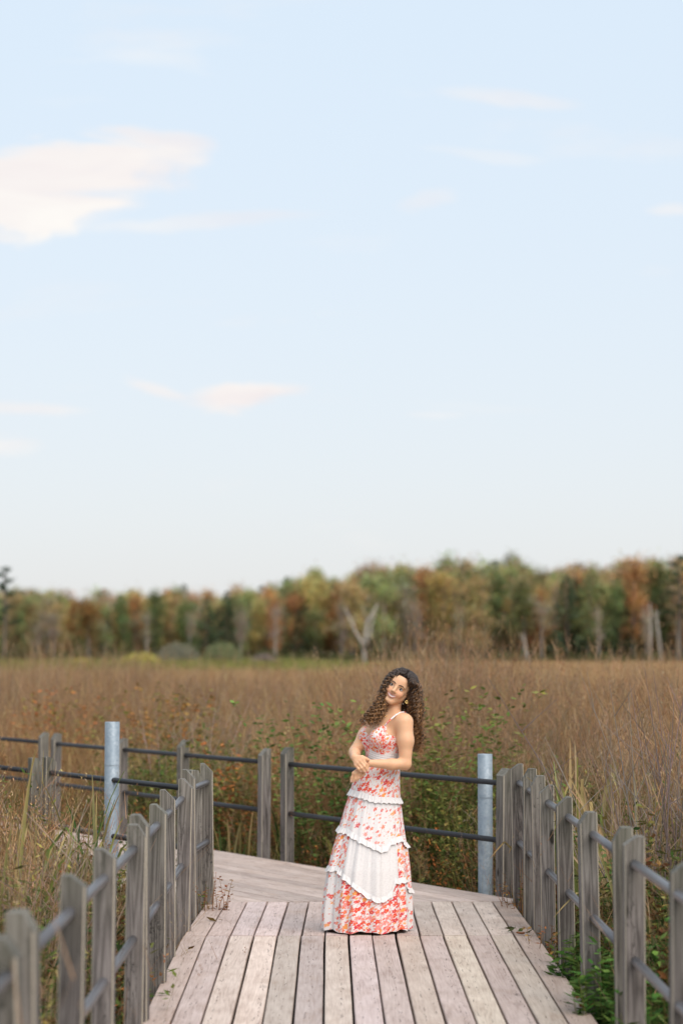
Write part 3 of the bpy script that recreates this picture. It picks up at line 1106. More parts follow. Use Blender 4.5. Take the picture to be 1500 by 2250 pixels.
# ------------------------------------------------------------------ the wood
def tree_meshes(seed, h, kind):
    """trunk and crown meshes of one tree, base at z=0"""
    r_ = random.Random(seed)
    t, c = MB(), MB()
    bark = jit((0.30, 0.265, 0.235), 0.2, r_)
    if kind == 'pale':
        bark = jit((0.33, 0.29, 0.26), 0.15, r_)
    if kind == 'conifer':
        tp = [(0, 0, -0.5), (0.03, 0, h * 0.5), (0, 0, h)]
        t.tube(tp, [h * 0.016, h * 0.011, 0.02], 6, (0.12, 0.1, 0.085))
        nn = 26
        for k in range(nn):
            z = h * (0.22 + 0.78 * k / nn)
            rr = h * 0.17 * (1 - k / nn) ** 0.8 * r_.uniform(0.75, 1.15) + 0.15
            for q in range(7):
                a = r_.uniform(0, 6.28)
                d = Vector((math.cos(a), math.sin(a), r_.uniform(-0.25, 0.1)))
                for f in (0.35, 0.65, 0.95):
                    c.leaf(d * rr * f + Vector((0, 0, z)), (d.x, d.y, d.z + r_.gauss(0, 0.4)), (r_.gauss(0, 1), r_.gauss(0, 1), 1), rr * 0.5 + 0.2, 0.32, jit((1, 1, 1), 0.35, r_))
        return t, c
    lean = Vector((r_.gauss(0, 0.035), r_.gauss(0, 0.03), 0)) * h
    f = lambda u: Vector((lean.x * u * u, lean.y * u * u, h * u))
    top = 0.9
    r0 = h * 0.0135 * r_.uniform(0.8, 1.25)
    t.tube([f(-0.04), f(0.25), f(0.5), f(0.75), f(top)], [r0, r0 * 0.85, r0 * 0.65, r0 * 0.4, r0 * 0.12], 7, bark)
    tips = []
    nb = r_.randint(13, 24)
    for k in range(nb):
        u = r_.uniform(0.2 if kind != 'pale' else 0.34, 0.88)
        a = r_.uniform(0, 6.28)
        ln = h * r_.choice((r_.uniform(0.05, 0.12), r_.uniform(0.1, 0.25))) * (1.2 - 0.75 * u)
        d = Vector((math.cos(a), math.sin(a), r_.uniform(0.5, 1.3))).normalized()
        p = f(u)
        e = p + d * ln
        m_ = p.lerp(e, 0.55) - Vector((0, 0, ln * 0.08))
        t.tube([p, m_, e], [r0 * 0.3, r0 * 0.2, r0 * 0.06], 4, bark, caps=False)
        tips += [e, m_.lerp(e, 0.5)]
        for q in range(3):
            b = m_.lerp(e, r_.random())
            e2 = b + Vector((r_.gauss(0, 0.5), r_.gauss(0, 0.5), r_.uniform(0.2, 1))) * ln * 0.45
            t.tube([b, e2], [r0 * 0.1, r0 * 0.03], 3, bark, caps=False)
            tips.append(e2)
    tips += [f(0.95), f(0.85) + Vector((0.5, 0, 0)), f(0.8) - Vector((0.5, 0.2, 0))]
    per = {'full': 40, 'thin': 20, 'pale': 9}[kind]
    for tp in tips:
        hue = (r_.uniform(0.75, 1.25), r_.uniform(0.85, 1.15), r_.uniform(0.8, 1.2))
        cl = r_.uniform(0.7, 1.2)
        tone = r_.uniform(0.6, 1.3)
        for q in range(per):
            o = Vector((r_.gauss(0, 0.62), r_.gauss(0, 0.62), r_.gauss(0, 0.55))) * cl * h / 12
            cc = jit(tuple(tone * q_ for q_ in hue), 0.3, r_)
            c.leaf(tp + o, (r_.gauss(0, 1), r_.gauss(0, 1), r_.gauss(0, 0.6)), (r_.gauss(0, 1), r_.gauss(0, 1), 1), r_.uniform(0.2, 0.4), r_.uniform(0.14, 0.26), cc)
    return t, c


PROTO = {}
for kind, cnt in (('full', 9), ('thin', 6), ('pale', 5), ('conifer', 2)):
    for k in range(cnt):
        t, c = tree_meshes(len(kind) * 131 + k * 17, 12.0, kind)
        PROTO[(kind, k)] = (t.build('trunk', M['bark']), c.build('crown', M['crown']))


def tree(name, label, x, y, h, kind, k, color, group=None):
    root = empty(name, (x, y, ground_height(x, y)), rnd.uniform(0, 6.28))
    tag(root, label, 'tree', group)
    root.scale = (h / 12 * rnd.uniform(0.72, 1.15),) * 2 + (h / 12,)
    t, c = PROTO[(kind, k)]
    a = link('trunk', t, root)
    b = link('crown', c, root)
    b.color = (*color, 1)
    return root


C_RUST, C_GOLD, C_OLIVE, C_RED, C_GREY, C_CON = (0.50, 0.27, 0.12), (0.52, 0.42, 0.17), (0.33, 0.34, 0.15), (0.40, 0.30, 0.18), (0.42, 0.35, 0.25), (0.09, 0.12, 0.065)
ZONES = [(0, 110, 'at the left end of the tree line'), (110, 230, 'left of the tall steel post'),
         (230, 350, 'just right of the tall steel post'), (350, 470, 'behind the left rounded willow'),
         (470, 600, 'just right of the rounded willows'), (600, 720, 'above the paired posts left of the woman'),
         (720, 840, 'around the forked dead tree'), (840, 960, 'above the head of the woman'),
         (960, 1080, 'above the steel post right of the woman'), (1080, 1200, 'above the far end of the right railing'),
         (1200, 1350, 'above the middle of the right railing'), (1350, 1510, 'at the right end of the tree line')]
KINDS = [('rust orange tree', 'full', C_RUST, 'autumn_tree'), ('golden yellow tree', 'full', C_GOLD, 'autumn_tree'),
         ('olive green tree', 'full', C_OLIVE, 'autumn_tree'), ('thinning reddish brown tree', 'thin', C_RED, 'autumn_tree'),
         ('pale trunked almost bare tree', 'pale', C_GREY, 'bare_tree'), ('dark green conifer', 'conifer', C_CON, 'conifer_tree')]


def skyline(px):
    return float(np.interp(px, [0, 60, 130, 300, 450, 560, 640, 760, 860, 1000, 1200, 1330, 1430, 1500],
                           [1300, 1304, 1308, 1302, 1306, 1300, 1272, 1262, 1250, 1240, 1250, 1250, 1240, 1232])) + 7 * math.sin(px / 23.0) + 5 * math.sin(px / 9.7 + 1)


for zi, (x0, x1, phrase) in enumerate(ZONES):
    order = list(range(6))
    rnd.shuffle(order)
    left = x0 < 600
    for j, ki in enumerate(order):
        nm, kind, colr, oname = KINDS[ki]
        if kind == 'conifer' and zi in (0, 1, 6, 7, 9):
            continue
        px = x0 + (x1 - x0) * (j + rnd.uniform(0.25, 0.75)) / 6
        Y = rnd.uniform(264, 276)
        if kind == 'pale':
            Y = rnd.uniform(262, 265)
        X = (px - VPX) * Y / FPX
        htop = CAMZ + (HOR - skyline(px)) * Y / FPX - ground_height(X, Y)
        h = htop * (rnd.uniform(0.66, 1.06) if kind not in ('pale', 'thin') else rnd.uniform(0.62, 0.86))
        if kind == 'conifer':
            h = htop * rnd.uniform(0.62, 0.9)
        if left and ki == 0 and zi in (1, 3):
            colr = (0.36, 0.21, 0.08)
        cnt = {'full': 9, 'thin': 6, 'pale': 5, 'conifer': 2}[kind]
        tree(oname, '%s in the wood %s' % (nm, phrase), X, Y, h, kind, rnd.randrange(cnt), jit(colr, 0.16, rnd), 'trees along the edge of the wood')

# taller pine breaking the skyline at the left edge and one at the right edge
for px, ytop, lab in ((12, 1240, 'tall dark pine breaking the skyline at the left border'), (1492, 1212, 'tall dark pine breaking the skyline at the right border')):
    Y = 258.0
    X = (px - VPX) * Y / FPX
    h = CAMZ + (HOR - ytop) * Y / FPX - GZ
    rr_ = random.Random(px)
    t, c = MB(), MB()
    t.tube([(0, 0, -0.5), (0.1, 0, h * 0.6), (0, 0, h * 0.98)], [0.2, 0.14, 0.04], 7, (0.11, 0.095, 0.085))
    for k in range(11):
        z = h * (0.42 + 0.56 * k / 11) + rr_.uniform(-.2, .2)
        a = k * 2.4
        ln = rr_.uniform(0.9, 2.2) * (1.1 - 0.5 * k / 11)
        e = Vector((math.cos(a) * ln, math.sin(a) * ln, z + 0.35))
        t.tube([(0, 0, z), e], [0.06, 0.02], 4, (0.11, 0.095, 0.085), caps=False)
        for q in range(110):
            f = rr_.uniform(0.35, 1.1)
            p = Vector((e.x * f, e.y * f, z + 0.35 * f)) + Vector((rr_.gauss(0, 0.28), rr_.gauss(0, 0.28), rr_.gauss(0.08, 0.12)))
            c.leaf(p, (rr_.gauss(0, 1), rr_.gauss(0, 1), rr_.gauss(0.4, 0.5)), (rr_.gauss(0, 1), rr_.gauss(0, 1), 1), 0.32, 0.16, jit((1, 1, 1), 0.4, rr_))
    root = empty('pine_tree', (X, Y, GZ))
    tag(root, lab, 'tree')
    link('trunk', t.build('trunk', M['bark']), root)
    o = link('crown', c.build('crown', M['crown']), root)
    o.color = (0.055, 0.085, 0.045, 1)

# dead forked tree standing out in front of the wood
Y = 240.0
X0 = (800 - VPX) * Y / FPX


def dp(px, py):
    return Vector(((px - 800) * Y / FPX, 0, CAMZ + (HOR - py) * Y / FPX - GZ))


t = MB()
pale = (0.42, 0.375, 0.33)
limbs = [([(800, 1470), (800, 1440), (797, 1415), (782, 1392), (768, 1360), (758, 1335)], [0.42, 0.38, 0.33, 0.24, 0.18, 0.08]),
         ([(798, 1425), (803, 1395), (806, 1365), (818, 1348), (830, 1328)], [0.36, 0.34, 0.28, 0.2, 0.09]),
         ([(804, 1420), (814, 1390), (818, 1360), (826, 1345)], [0.3, 0.24, 0.18, 0.06]),
         ([(782, 1392), (776, 1380), (779, 1350)], [0.12, 0.1, 0.03]), ([(806, 1365), (800, 1350), (797, 1330)], [0.12, 0.08, 0.03])]
for pp, rr in limbs:
    P = [dp(*q) + Vector((0, rnd.uniform(-.3, .3), 0)) for q in pp]
    t.tube(P, [r * 0.62 for r in rr], 8, pale)
root = empty('dead_tree', (X0, Y, GZ))
tag(root, 'pale forked dead tree standing in front of the wood', 'tree')
link('trunk', t.build('trunk', M['bark'], True), root)

# slanting dead trunks at the right
for i, (xa, ya, xb, yb, lab) in enumerate(((1452, 1460, 1438, 1340, 'leaning pale dead trunk near the right end of the tree line'),
                                           (1160, 1460, 1148, 1395, 'short leaning dead snag in front of the wood above the right railing'),
                                           (1425, 1460, 1427, 1325, 'straight pale dead trunk near the right end of the tree line'))):
    Y = 250.0
    A = Vector(((xa - VPX) * Y / FPX, Y, GZ))
    t = MB()
    tp = Vector(((xb - xa) * Y / FPX, 0, CAMZ + (HOR - yb) * Y / FPX - GZ))
    t.tube([(0, 0, -0.3), tp * 0.5 + Vector((0.08, 0, 0)), tp], [0.15, 0.11, 0.04], 7, pale)
    for q in (0.55, 0.75, 0.88):
        b = tp * q
        t.tube([b, b + Vector((rnd.uniform(-.7, .7), rnd.uniform(-.3, .3), 0.7))], [0.05, 0.015], 4, pale)
    root = empty('dead_tree', A)
    tag(root, lab, 'tree')
    link('trunk', t.build('trunk', M['bark'], True), root)

# the mass of the wood behind the front trees
pts_w, pts_c, pts_u = [], [], []
protos_w = []


def merged(kind, k, color):
    t, c = tree_meshes(300 + k, 12.0, kind)
    mb = MB()
    mb.add(t.V, t.F, t.C)
    mb.add(c.V, c.F, [tuple(a * b for a, b in zip(q, color)) for q in c.C])
    return mb


for k, (kind, colr) in enumerate((('full', C_RUST), ('full', C_OLIVE), ('full', C_GOLD), ('full', (0.22, 0.235, 0.11)), ('thin', C_RED), ('conifer', C_CON), ('full', (0.46, 0.34, 0.16)), ('pale', C_GREY), ('thin', C_OLIVE), ('pale', C_RED), ('full', (0.18, 0.22, 0.09)))):
    protos_w.append(merged(kind, k, colr))
for yy in (268, 277, 284, 292, 301, 311, 322, 334, 347):
    xa, xb = frame_x(yy, 14)
    x = xa
    while x < xb:
        x += rnd.uniform(1.2, 2.8)
        Y = yy + rnd.uniform(-4, 4)
        px = x * FPX / Y + VPX
        gh = ground_height(x, Y)
        h = (CAMZ + (HOR - skyline(min(1500, max(0, px)))) * Y / FPX - gh) * rnd.choice((rnd.uniform(0.8, 0.98), rnd.uniform(0.9, 1.1)))
        pts_w.append((x, Y, gh, rnd.uniform(0, 6.28), 0.02, h / 12 * rnd.uniform(0.7, 1.1), h / 12))
scatter('woodland', 'deep mass of autumn wood behind the front trees', 'woodland', protos_w, pts_w, M['fol'])
for _ in range(2600):
    Y = rnd.uniform(260, 300) if rnd.random() < 0.5 else rnd.uniform(300, 352)
    xa, xb = frame_x(Y, 8)
    x = rnd.uniform(xa, xb)
    pts_u.append((x, Y, ground_height(x, Y), rnd.uniform(0, 6.28), 0.05, rnd.uniform(2.5, 4.5), rnd.uniform(1.3, 2.8) * (1 if Y < 300 else 3.0)))
scatter('forest_undergrowth', 'dark green undergrowth at the foot of the wood', 'undergrowth',
        [leafy(500 + k, n=30, rad=0.4, h0=0.4, h1=0.9, cols=((0.09, 0.13, 0.05), (0.15, 0.17, 0.07), (0.22, 0.18, 0.10)), ll=0.12, lw=0.07, per=16) for k in range(4)], pts_u, M['fol'])

# bushes at the foot of the wood
def bush(label, px, pyb, wpx, hpx, Y, colr, seed, bare=0.0):
    X = (px - VPX) * Y / FPX
    wd, hg = wpx * Y / FPX / 2, hpx * Y / FPX
    rr = random.Random(seed)
    t, c = MB(), MB()
    for k in range(26):
        a = rr.uniform(0, 6.28)
        s = rr.uniform(0.1, 0.95)
        e = Vector((math.cos(a) * wd * s, math.sin(a) * wd * s * 0.8, hg * math.sqrt(max(0.05, 1 - s * s)) * rr.uniform(0.75, 1.0)))
        t.tube([(e.x * 0.12, e.y * 0.12, -0.2), e * 0.55 + Vector((0, 0, hg * 0.08)), e], [0.05, 0.035, 0.012], 4, (0.2, 0.18, 0.16), caps=False)
    n = int(2600 * (1 - bare))
    for k in range(n):
        a = rr.uniform(0, 6.28)
        s = rr.random() ** 0.5
        u = rr.random() ** 0.45
        p = Vector((math.cos(a) * wd * s, math.sin(a) * wd * s * 0.8, hg * math.sqrt(max(0, 1 - s * s)) * u + rr.gauss(0, 0.08)))
        c.leaf(p, (rr.gauss(0, 1), rr.gauss(0, 1), rr.gauss(0.3, 0.7)), (rr.gauss(0, 1), rr.gauss(0, 1), 1), 0.3, 0.12, jit((1, 1, 1), 0.35, rr))
    root = empty('bush', (X, Y, GZ))
    tag(root, label, 'bush')
    link('stems', t.build('stems', M['bark']), root)
    o = link('crown', c.build('crown', M['crown']), root)
    o.color = (*colr, 1)


bush('rounded grey green willow bush, left one of the pair before the wood', 392, 1445, 110, 62, 236, (0.30, 0.29, 0.21), 1)
bush('rounded grey green willow bush, right one of the pair before the wood', 488, 1445, 104, 64, 232, (0.30, 0.32, 0.16), 2)
bush('low yellow green bush left of the grey willow bushes', 310, 1450, 110, 44, 215, (0.55, 0.50, 0.13), 3)
bush('small bright yellow green bush left of the larger yellow bush', 180, 1450, 56, 28, 228, (0.55, 0.48, 0.12), 4)
bush('pinkish grey twiggy bush right of the willow pair', 580, 1450, 70, 36, 238, (0.30, 0.235, 0.21), 5, 0.3)
bush('low olive bush in the sedge strip below the willows', 430, 1458, 120, 20, 215, (0.34, 0.34, 0.13), 6)


# ------------------------------------------------------------------ single plants that stand out
def reed_clump(name, label, cat, px, Y, n, rad, h0, h1, cols, wd, bend, seed, wpx=0):
    """each blade is a leaf of its own"""
    rr = random.Random(seed)
    X = (px - VPX) * Y / FPX
    root = empty(name, (X, Y, GZ))
    tag(root, label, cat)
    for k in range(n):
        a, q = rr.uniform(0, 6.28), rad * math.sqrt(rr.random())
        p = Vector((math.cos(a) * q, math.sin(a) * q, -0.05))
        h = rr.uniform(h0, h1)
        an = rr.uniform(0, 6.28)
        b = rr.uniform(0.03, bend)
        d = Vector((math.cos(an), math.sin(an) * 0.6, 0)) * h * b
        kink = rr.random() < 0.3
        pts = []
        for t in (0, 0.25, 0.5, 0.7, 0.85, 0.94, 1.0):
            drop = (0.9 * max(0, t - 0.78) ** 1.2 * (2.2 if kink else 0.4)) * h
            pts.append(p + d * (t ** 2.2) * (1.6 if kink else 1) + Vector((0, 0, h * t - drop)))
        c0 = jit(rr.choice(cols), 0.25, rr)
        c1 = jit((0.42, 0.30, 0.14), 0.2, rr) if rr.random() < 0.55 else jit(c0, 0.2, rr)
        sd_ = Vector((rr.gauss(0, 0.5) + 1, rr.gauss(0, 0.6), 0))
        mb = MB()
        mb.ribbon(pts, [wd * x for x in (0.7, 1, 1, 0.9, 0.7, 0.42, 0.06)], sd_, c0, c1)
        # a shallow keel gives the blade its thickness
        off = Vector((-sd_.y, sd_.x, 0)).normalized() * wd * 0.22
        V = list(mb.V)
        nv = len(V)
        mid = [(Vector(V[2 * i]) + Vector(V[2 * i + 1])) / 2 + off for i in range(len(pts))]
        C = mb.C + [mb.C[2 * i] for i in range(len(pts))]
        F = []
        for i in range(len(pts) - 1):
            F += [(2 * i, nv + i, nv + i + 1, 2 * i + 2), (nv + i, 2 * i + 1, 2 * i + 3, nv + i + 1)]
        link('leaf', mesh('leaf', [tuple(v) for v in V] + [tuple(v) for v in mid], F, M['fol'], True, C), root)
    return root


LEFTG = ((0.10, 0.15, 0.045), (0.22, 0.23, 0.07), (0.40, 0.31, 0.14))
CAT = ((0.055, 0.115, 0.045), (0.10, 0.16, 0.05), (0.20, 0.22, 0.07))
reed_clump('cattail_clump', 'green cattail clump with browning tips beside the tall steel post', 'cattails', 176, 13.2, 30, 0.17, 1.0, 1.75, CAT, 0.020, 0.22, 1)
reed_clump('cattail_clump', 'yellow green reed leaves rising at the left border of the picture', 'reeds', 14, 11.2, 12, 0.10, 1.5, 2.05, ((0.30, 0.30, 0.08), (0.20, 0.25, 0.07), (0.40, 0.33, 0.13)), 0.020, 0.20, 2)
reed_clump('cattail_clump', 'tall yellowing cattail leaves behind the middle of the right railing', 'cattails', 1282, 13.9, 20, 0.16, 1.45, 2.1, ((0.28, 0.29, 0.09), (0.38, 0.32, 0.13), (0.45, 0.33, 0.17)), 0.030, 0.16, 3)
reed_clump('cattail_clump', 'bent straw coloured cattail leaves above the middle posts of the right railing', 'cattails', 1345, 13.2, 16, 0.2, 1.1, 1.75, ((0.48, 0.36, 0.2), (0.42, 0.32, 0.17)), 0.028, 0.42, 4)
reed_clump('cattail_clump', 'broad dark green blades behind the rear railing left of the skirt', 'cattails', 672, 18.6, 18, 0.30, 0.75, 1.15, ((0.05, 0.10, 0.03), (0.09, 0.14, 0.04)), 0.026, 0.35, 5)
reed_clump('cattail_clump', 'few straw and green blades between the left railing and the paired posts', 'cattails', 522, 18.4, 8, 0.16, 0.7, 1.1, ((0.36, 0.28, 0.12), (0.09, 0.13, 0.04)), 0.022, 0.25, 6)
reed_clump('cattail_clump', 'arching yellow green blades behind the lower rear rail right of the skirt', 'cattails', 985, 16.6, 16, 0.28, 0.6, 1.1, ((0.26, 0.25, 0.07), (0.14, 0.18, 0.05)), 0.020, 0.6, 7)

reed_clump('cattail_clump', 'green and straw reed blades in front of the doubled posts at the left', 'reeds', 92, 12.6, 20, 0.16, 1.0, 1.6, LEFTG, 0.020, 0.3, 8)
reed_clump('cattail_clump', 'low green reed blades beside the left railing near the left border', 'reeds', 60, 9.6, 16, 0.16, 0.8, 1.25, LEFTG, 0.018, 0.4, 9)
reed_clump('cattail_clump', 'straw and green blades just behind the far posts of the right railing', 'reeds', 1218, 14.6, 16, 0.18, 1.2, 1.75, LEFTG, 0.024, 0.3, 10)
reed_clump('cattail_clump', 'green blades rising behind the doubled post of the right railing', 'reeds', 1440, 11.4, 16, 0.18, 1.0, 1.6, LEFTG, 0.020, 0.35, 11)


def weed(name, label, cat, px, Y, z, n, rad, h0, h1, cols, ll, lw, per, seed, stemc=OLIVE, lean=0.25):
    X = (px - VPX) * Y / FPX
    root = empty(name, (X, Y, z))
    tag(root, label, cat)
    rr = random.Random(seed)
    st, lf = MB(), MB()
    for _ in range(n):
        a, q = rr.uniform(0, 6.28), rad * math.sqrt(rr.random())
        p = Vector((math.cos(a) * q, math.sin(a) * q, 0))
        h = rr.uniform(h0, h1)
        ld = Vector((max(-1.3 * lean, min(1.3 * lean, rr.gauss(0, lean))), max(-lean, min(lean, rr.gauss(0, lean * 0.8))), 0)) * h
        f = lambda t: p + ld * (t ** 1.5) + Vector((0, 0, h * t))
        st.tube([f(0), f(0.5), f(1)], [0.003, 0.0025, 0.001], 4, jit(stemc, 0.3, rr), caps=False)
        bc = rr.choice(cols)
        for k in range(per):
            t = rr.uniform(0.15, 1.0)
            an = rr.uniform(0, 6.28)
            lf.leaf(f(t), (math.cos(an), math.sin(an), rr.uniform(-0.3, 0.6)), (rr.gauss(0, 0.5), rr.gauss(0, 0.5), 1), ll * rr.uniform(0.55, 1.3), lw * rr.uniform(0.7, 1.3), jit(bc, 0.4, rr))
    link('stems', st.build('stems', M['fol']), root)
    link('leaves', lf.build('leaves', M['fol']), root)


LG = ((0.085, 0.17, 0.04), (0.06, 0.13, 0.03), (0.12, 0.19, 0.05))
for i, (px, Y, rad, h, lab) in enumerate((
        (1285, 11.1, 0.17, 0.84, 'bright green weeds at the foot of the third post beside the deck edge'),
        (1352, 10.0, 0.19, 0.86, 'bright green weeds at the foot of the middle right railing post'),
        (1425, 9.2, 0.2, 0.85, 'bright green weeds spilling around the doubled post of the right railing'),
        (1500, 8.5, 0.24, 0.85, 'bright green weeds in the bottom corner behind the right railing'),
        (1405, 10.2, 0.24, 1.0, 'taller green weeds behind the right railing next to the doubled post'))):
    weed('leafy_weed', lab, 'weeds', px, Y, GZ, 60, rad, h * 0.6, h, LG, 0.07, 0.024, 30, 40 + i, lean=0.12)
DR = ((0.30, 0.12, 0.045), (0.22, 0.10, 0.04), (0.33, 0.20, 0.07), (0.10, 0.13, 0.04))
weed('dried_weed', 'dried rusty weed growing over the corner of the deck at the left railing end', 'weeds', 470, 14.05, -0.12, 14, 0.13, 0.18, 0.38, DR, 0.03, 0.014, 18, 61, BROWN)
weed('dried_weed', 'dried rusty weed at the foot of the last right railing post', 'weeds', 1128, 14.2, -0.2, 14, 0.13, 0.25, 0.5, DR, 0.03, 0.014, 16, 62, BROWN)
weed('dried_weed', 'rusty low weed beside the deck edge below the doubled far post', 'weeds', 1192, 12.2, -0.25, 16, 0.14, 0.2, 0.36, DR, 0.035, 0.016, 18, 63, BROWN)
weed('dried_weed', 'rusty low weed at the bottom of the left railing near the picture edge', 'weeds', 325, 9.75, -0.3, 12, 0.07, 0.2, 0.36, DR, 0.018, 0.008, 14, 64, BROWN)
for i, (px, Y, n, rad, h, cols, lab) in enumerate((
        (385, 24.0, 60, 0.5, 2.0, ((0.42, 0.17, 0.05), (0.20, 0.19, 0.05), (0.45, 0.24, 0.07)), 'orange leaved shrub in the marsh above the second left railing post'),
        (120, 25.0, 50, 0.5, 1.95, ((0.42, 0.15, 0.05), (0.22, 0.20, 0.05)), 'orange and green shrub in the marsh above the doubled left posts'),
        (968, 17.3, 64, 0.40, 2.1, ((0.15, 0.21, 0.055), (0.25, 0.26, 0.07)), 'leafy green shrub in the marsh just right of the woman'),
        (738, 18.0, 60, 0.40, 1.95, ((0.08, 0.15, 0.04), (0.13, 0.18, 0.05)), 'dark green shrub behind the rear railing left of the woman'),
        (1085, 24.0, 44, 0.45, 1.95, ((0.40, 0.20, 0.06), (0.16, 0.17, 0.05)), 'orange tinged shrub in the marsh above the shorter steel post'),
        (545, 19.4, 34, 0.42, 1.55, ((0.36, 0.14, 0.05), (0.14, 0.14, 0.04)), 'rusty shrub behind the far railing next to the paired posts'),
        (1418, 12.1, 24, 0.34, 1.5, ((0.10, 0.16, 0.05), (0.16, 0.15, 0.05)), 'leafy green shrub behind the right railing near the picture edge'),
        (1475, 10.9, 20, 0.30, 1.35, ((0.22, 0.12, 0.05), (0.14, 0.14, 0.05)), 'brownish shrub behind the doubled post at the right border'),
        (300, 17.0, 22, 0.4, 1.0, ((0.05, 0.10, 0.03), (0.10, 0.13, 0.04), (0.33, 0.16, 0.05)), 'low green shrub between the two railings right of the tall steel post'))):
    weed('shrub', lab, 'shrub', px, Y, GZ, n, rad, h * 0.6, h, cols, 0.07, 0.032, 48, 80 + i, BROWN)


def twig_bush(label, px, Y, n, rad, h0, h1, col, seed, lean):
    X = (px - VPX) * Y / FPX
    root = empty('dead_shrub', (X, Y, GZ))
    tag(root, label, 'shrub')
    rr = random.Random(seed)
    for k in range(n):
        a, q = rr.uniform(0, 6.28), rad * math.sqrt(rr.random())
        p = Vector((math.cos(a) * q, math.sin(a) * q, 0))
        h = rr.uniform(h0, h1)
        ld = Vector((rr.gauss(lean, 0.22), rr.gauss(0, 0.15), 0)) * h
        f = lambda t: p + ld * (t ** 1.3) + Vector((0, 0, h * t))
        c = jit(col, 0.25, rr)
        mb = MB()
        mb.tube([f(0), f(0.35), f(0.7), f(1)], [0.006, 0.005, 0.0035, 0.0012], 5, c, caps=False)
        for q_ in range(5):
            t = rr.uniform(0.35, 0.92)
            e_ = f(t) + Vector((rr.gauss(0, 0.5), rr.gauss(0, 0.4), rr.uniform(0.5, 1.1))).normalized() * rr.uniform(0.12, 0.38)
            mb.tube([f(t), e_], [0.0028, 0.001], 4, c, caps=False)
        link('twig', mb.build('twig', M['stem']), root)


twig_bush('bare grey twiggy bush standing tall at the right border', 1465, 12.4, 44, 0.30, 1.4, 2.3, (0.24, 0.19, 0.165), 5, -0.06)
twig_bush('bare brown stalks leaning behind the middle of the right railing', 1400, 13.6, 30, 0.28, 1.3, 2.0, (0.30, 0.22, 0.16), 6, 0.1)
twig_bush('bare pinkish stalks between the left railing and the left border', 70, 10.7, 24, 0.24, 0.9, 1.55, (0.34, 0.25, 0.20), 7, 0.03)
twig_bush('bare grey stalks behind the far railing right of the tall steel post', 420, 21.5, 20, 0.5, 1.5, 2.0, (0.33, 0.25, 0.20), 8, 0.25)

# fallen leaves and a twig on the deck
M['deadleaf'] = plain('dead_leaf', (0.27, 0.10, 0.035), 0.8)
for i, (px, py, s, lab) in enumerate(((1282, 2196, 0.055, 'curled brown leaf lying at the right deck edge'), (1262, 2178, 0.04, 'small brown leaf beside the curled one at the right deck edge'),
                                      (1138, 2046, 0.035, 'rusty leaf on the plank joint near the right railing'))):
    Y = CAMZ * FPX / (py - HOR)
    rr = random.Random(i)
    V, F = [], []
    for a in range(5):
        for b in range(5):
            u_, v_ = a / 4 - 0.5, b / 4 - 0.5
            wdt = (1 - (2 * u_) ** 2) * 0.75 + 0.05
            V.append((u_ * s * 1.6, v_ * s * wdt, s * (1.1 * v_ * v_ + 0.5 * u_ * u_) + rr.uniform(0, 0.003) + 0.002))
    for a in range(4):
        for b in range(4):
            F.append((a * 5 + b, (a + 1) * 5 + b, (a + 1) * 5 + b + 1, a * 5 + b + 1))
    x = (px - VPX) * Y / FPX
    o = link('dead_leaf', mesh('dead_leaf', V, F, M['deadleaf'], True), None, (x, Y, deck_z(Y) + 0.003), (0, 0, rr.uniform(0, 3)))
    tag(o, lab, 'leaf')

# ------------------------------------------------------------------ the woman
PY = 12.80
S_ = 0.00291


def img(px, py):
    return (px - VPX) * S_, (2035 - py) * S_


def z2(x, y):                       # enlarged picture of the upper body -> (X, z)
    return img(760 + 0.13333 * x, 1450 + 0.13333 * y)


def unit(v):
    v = np.array(v, float)
    return v / np.linalg.norm(v)


TY = R(60)
TF = np.array([-math.sin(TY), -math.cos(TY), 0.0])     # torso forward
TL = np.array([math.cos(TY), -math.sin(TY), 0.0])      # her left
TU = np.array([0.0, 0.0, 1.0])
HU = unit((0.50, 0.0, 0.866))
HF = np.array([-0.20, -0.98, 0.02])
HF = unit(HF - HF.dot(HU) * HU)
HL = np.cross(HU, HF)
HC = np.array([0.438, -0.035, 1.523])


def hd(l, f, u):
    return HC + HL * l + HF * f + HU * u


def persp(p):
    k = (PY + p[1]) / PY
    return np.array([p[0] * k, p[1], CAMZ - (CAMZ - p[2]) * k])


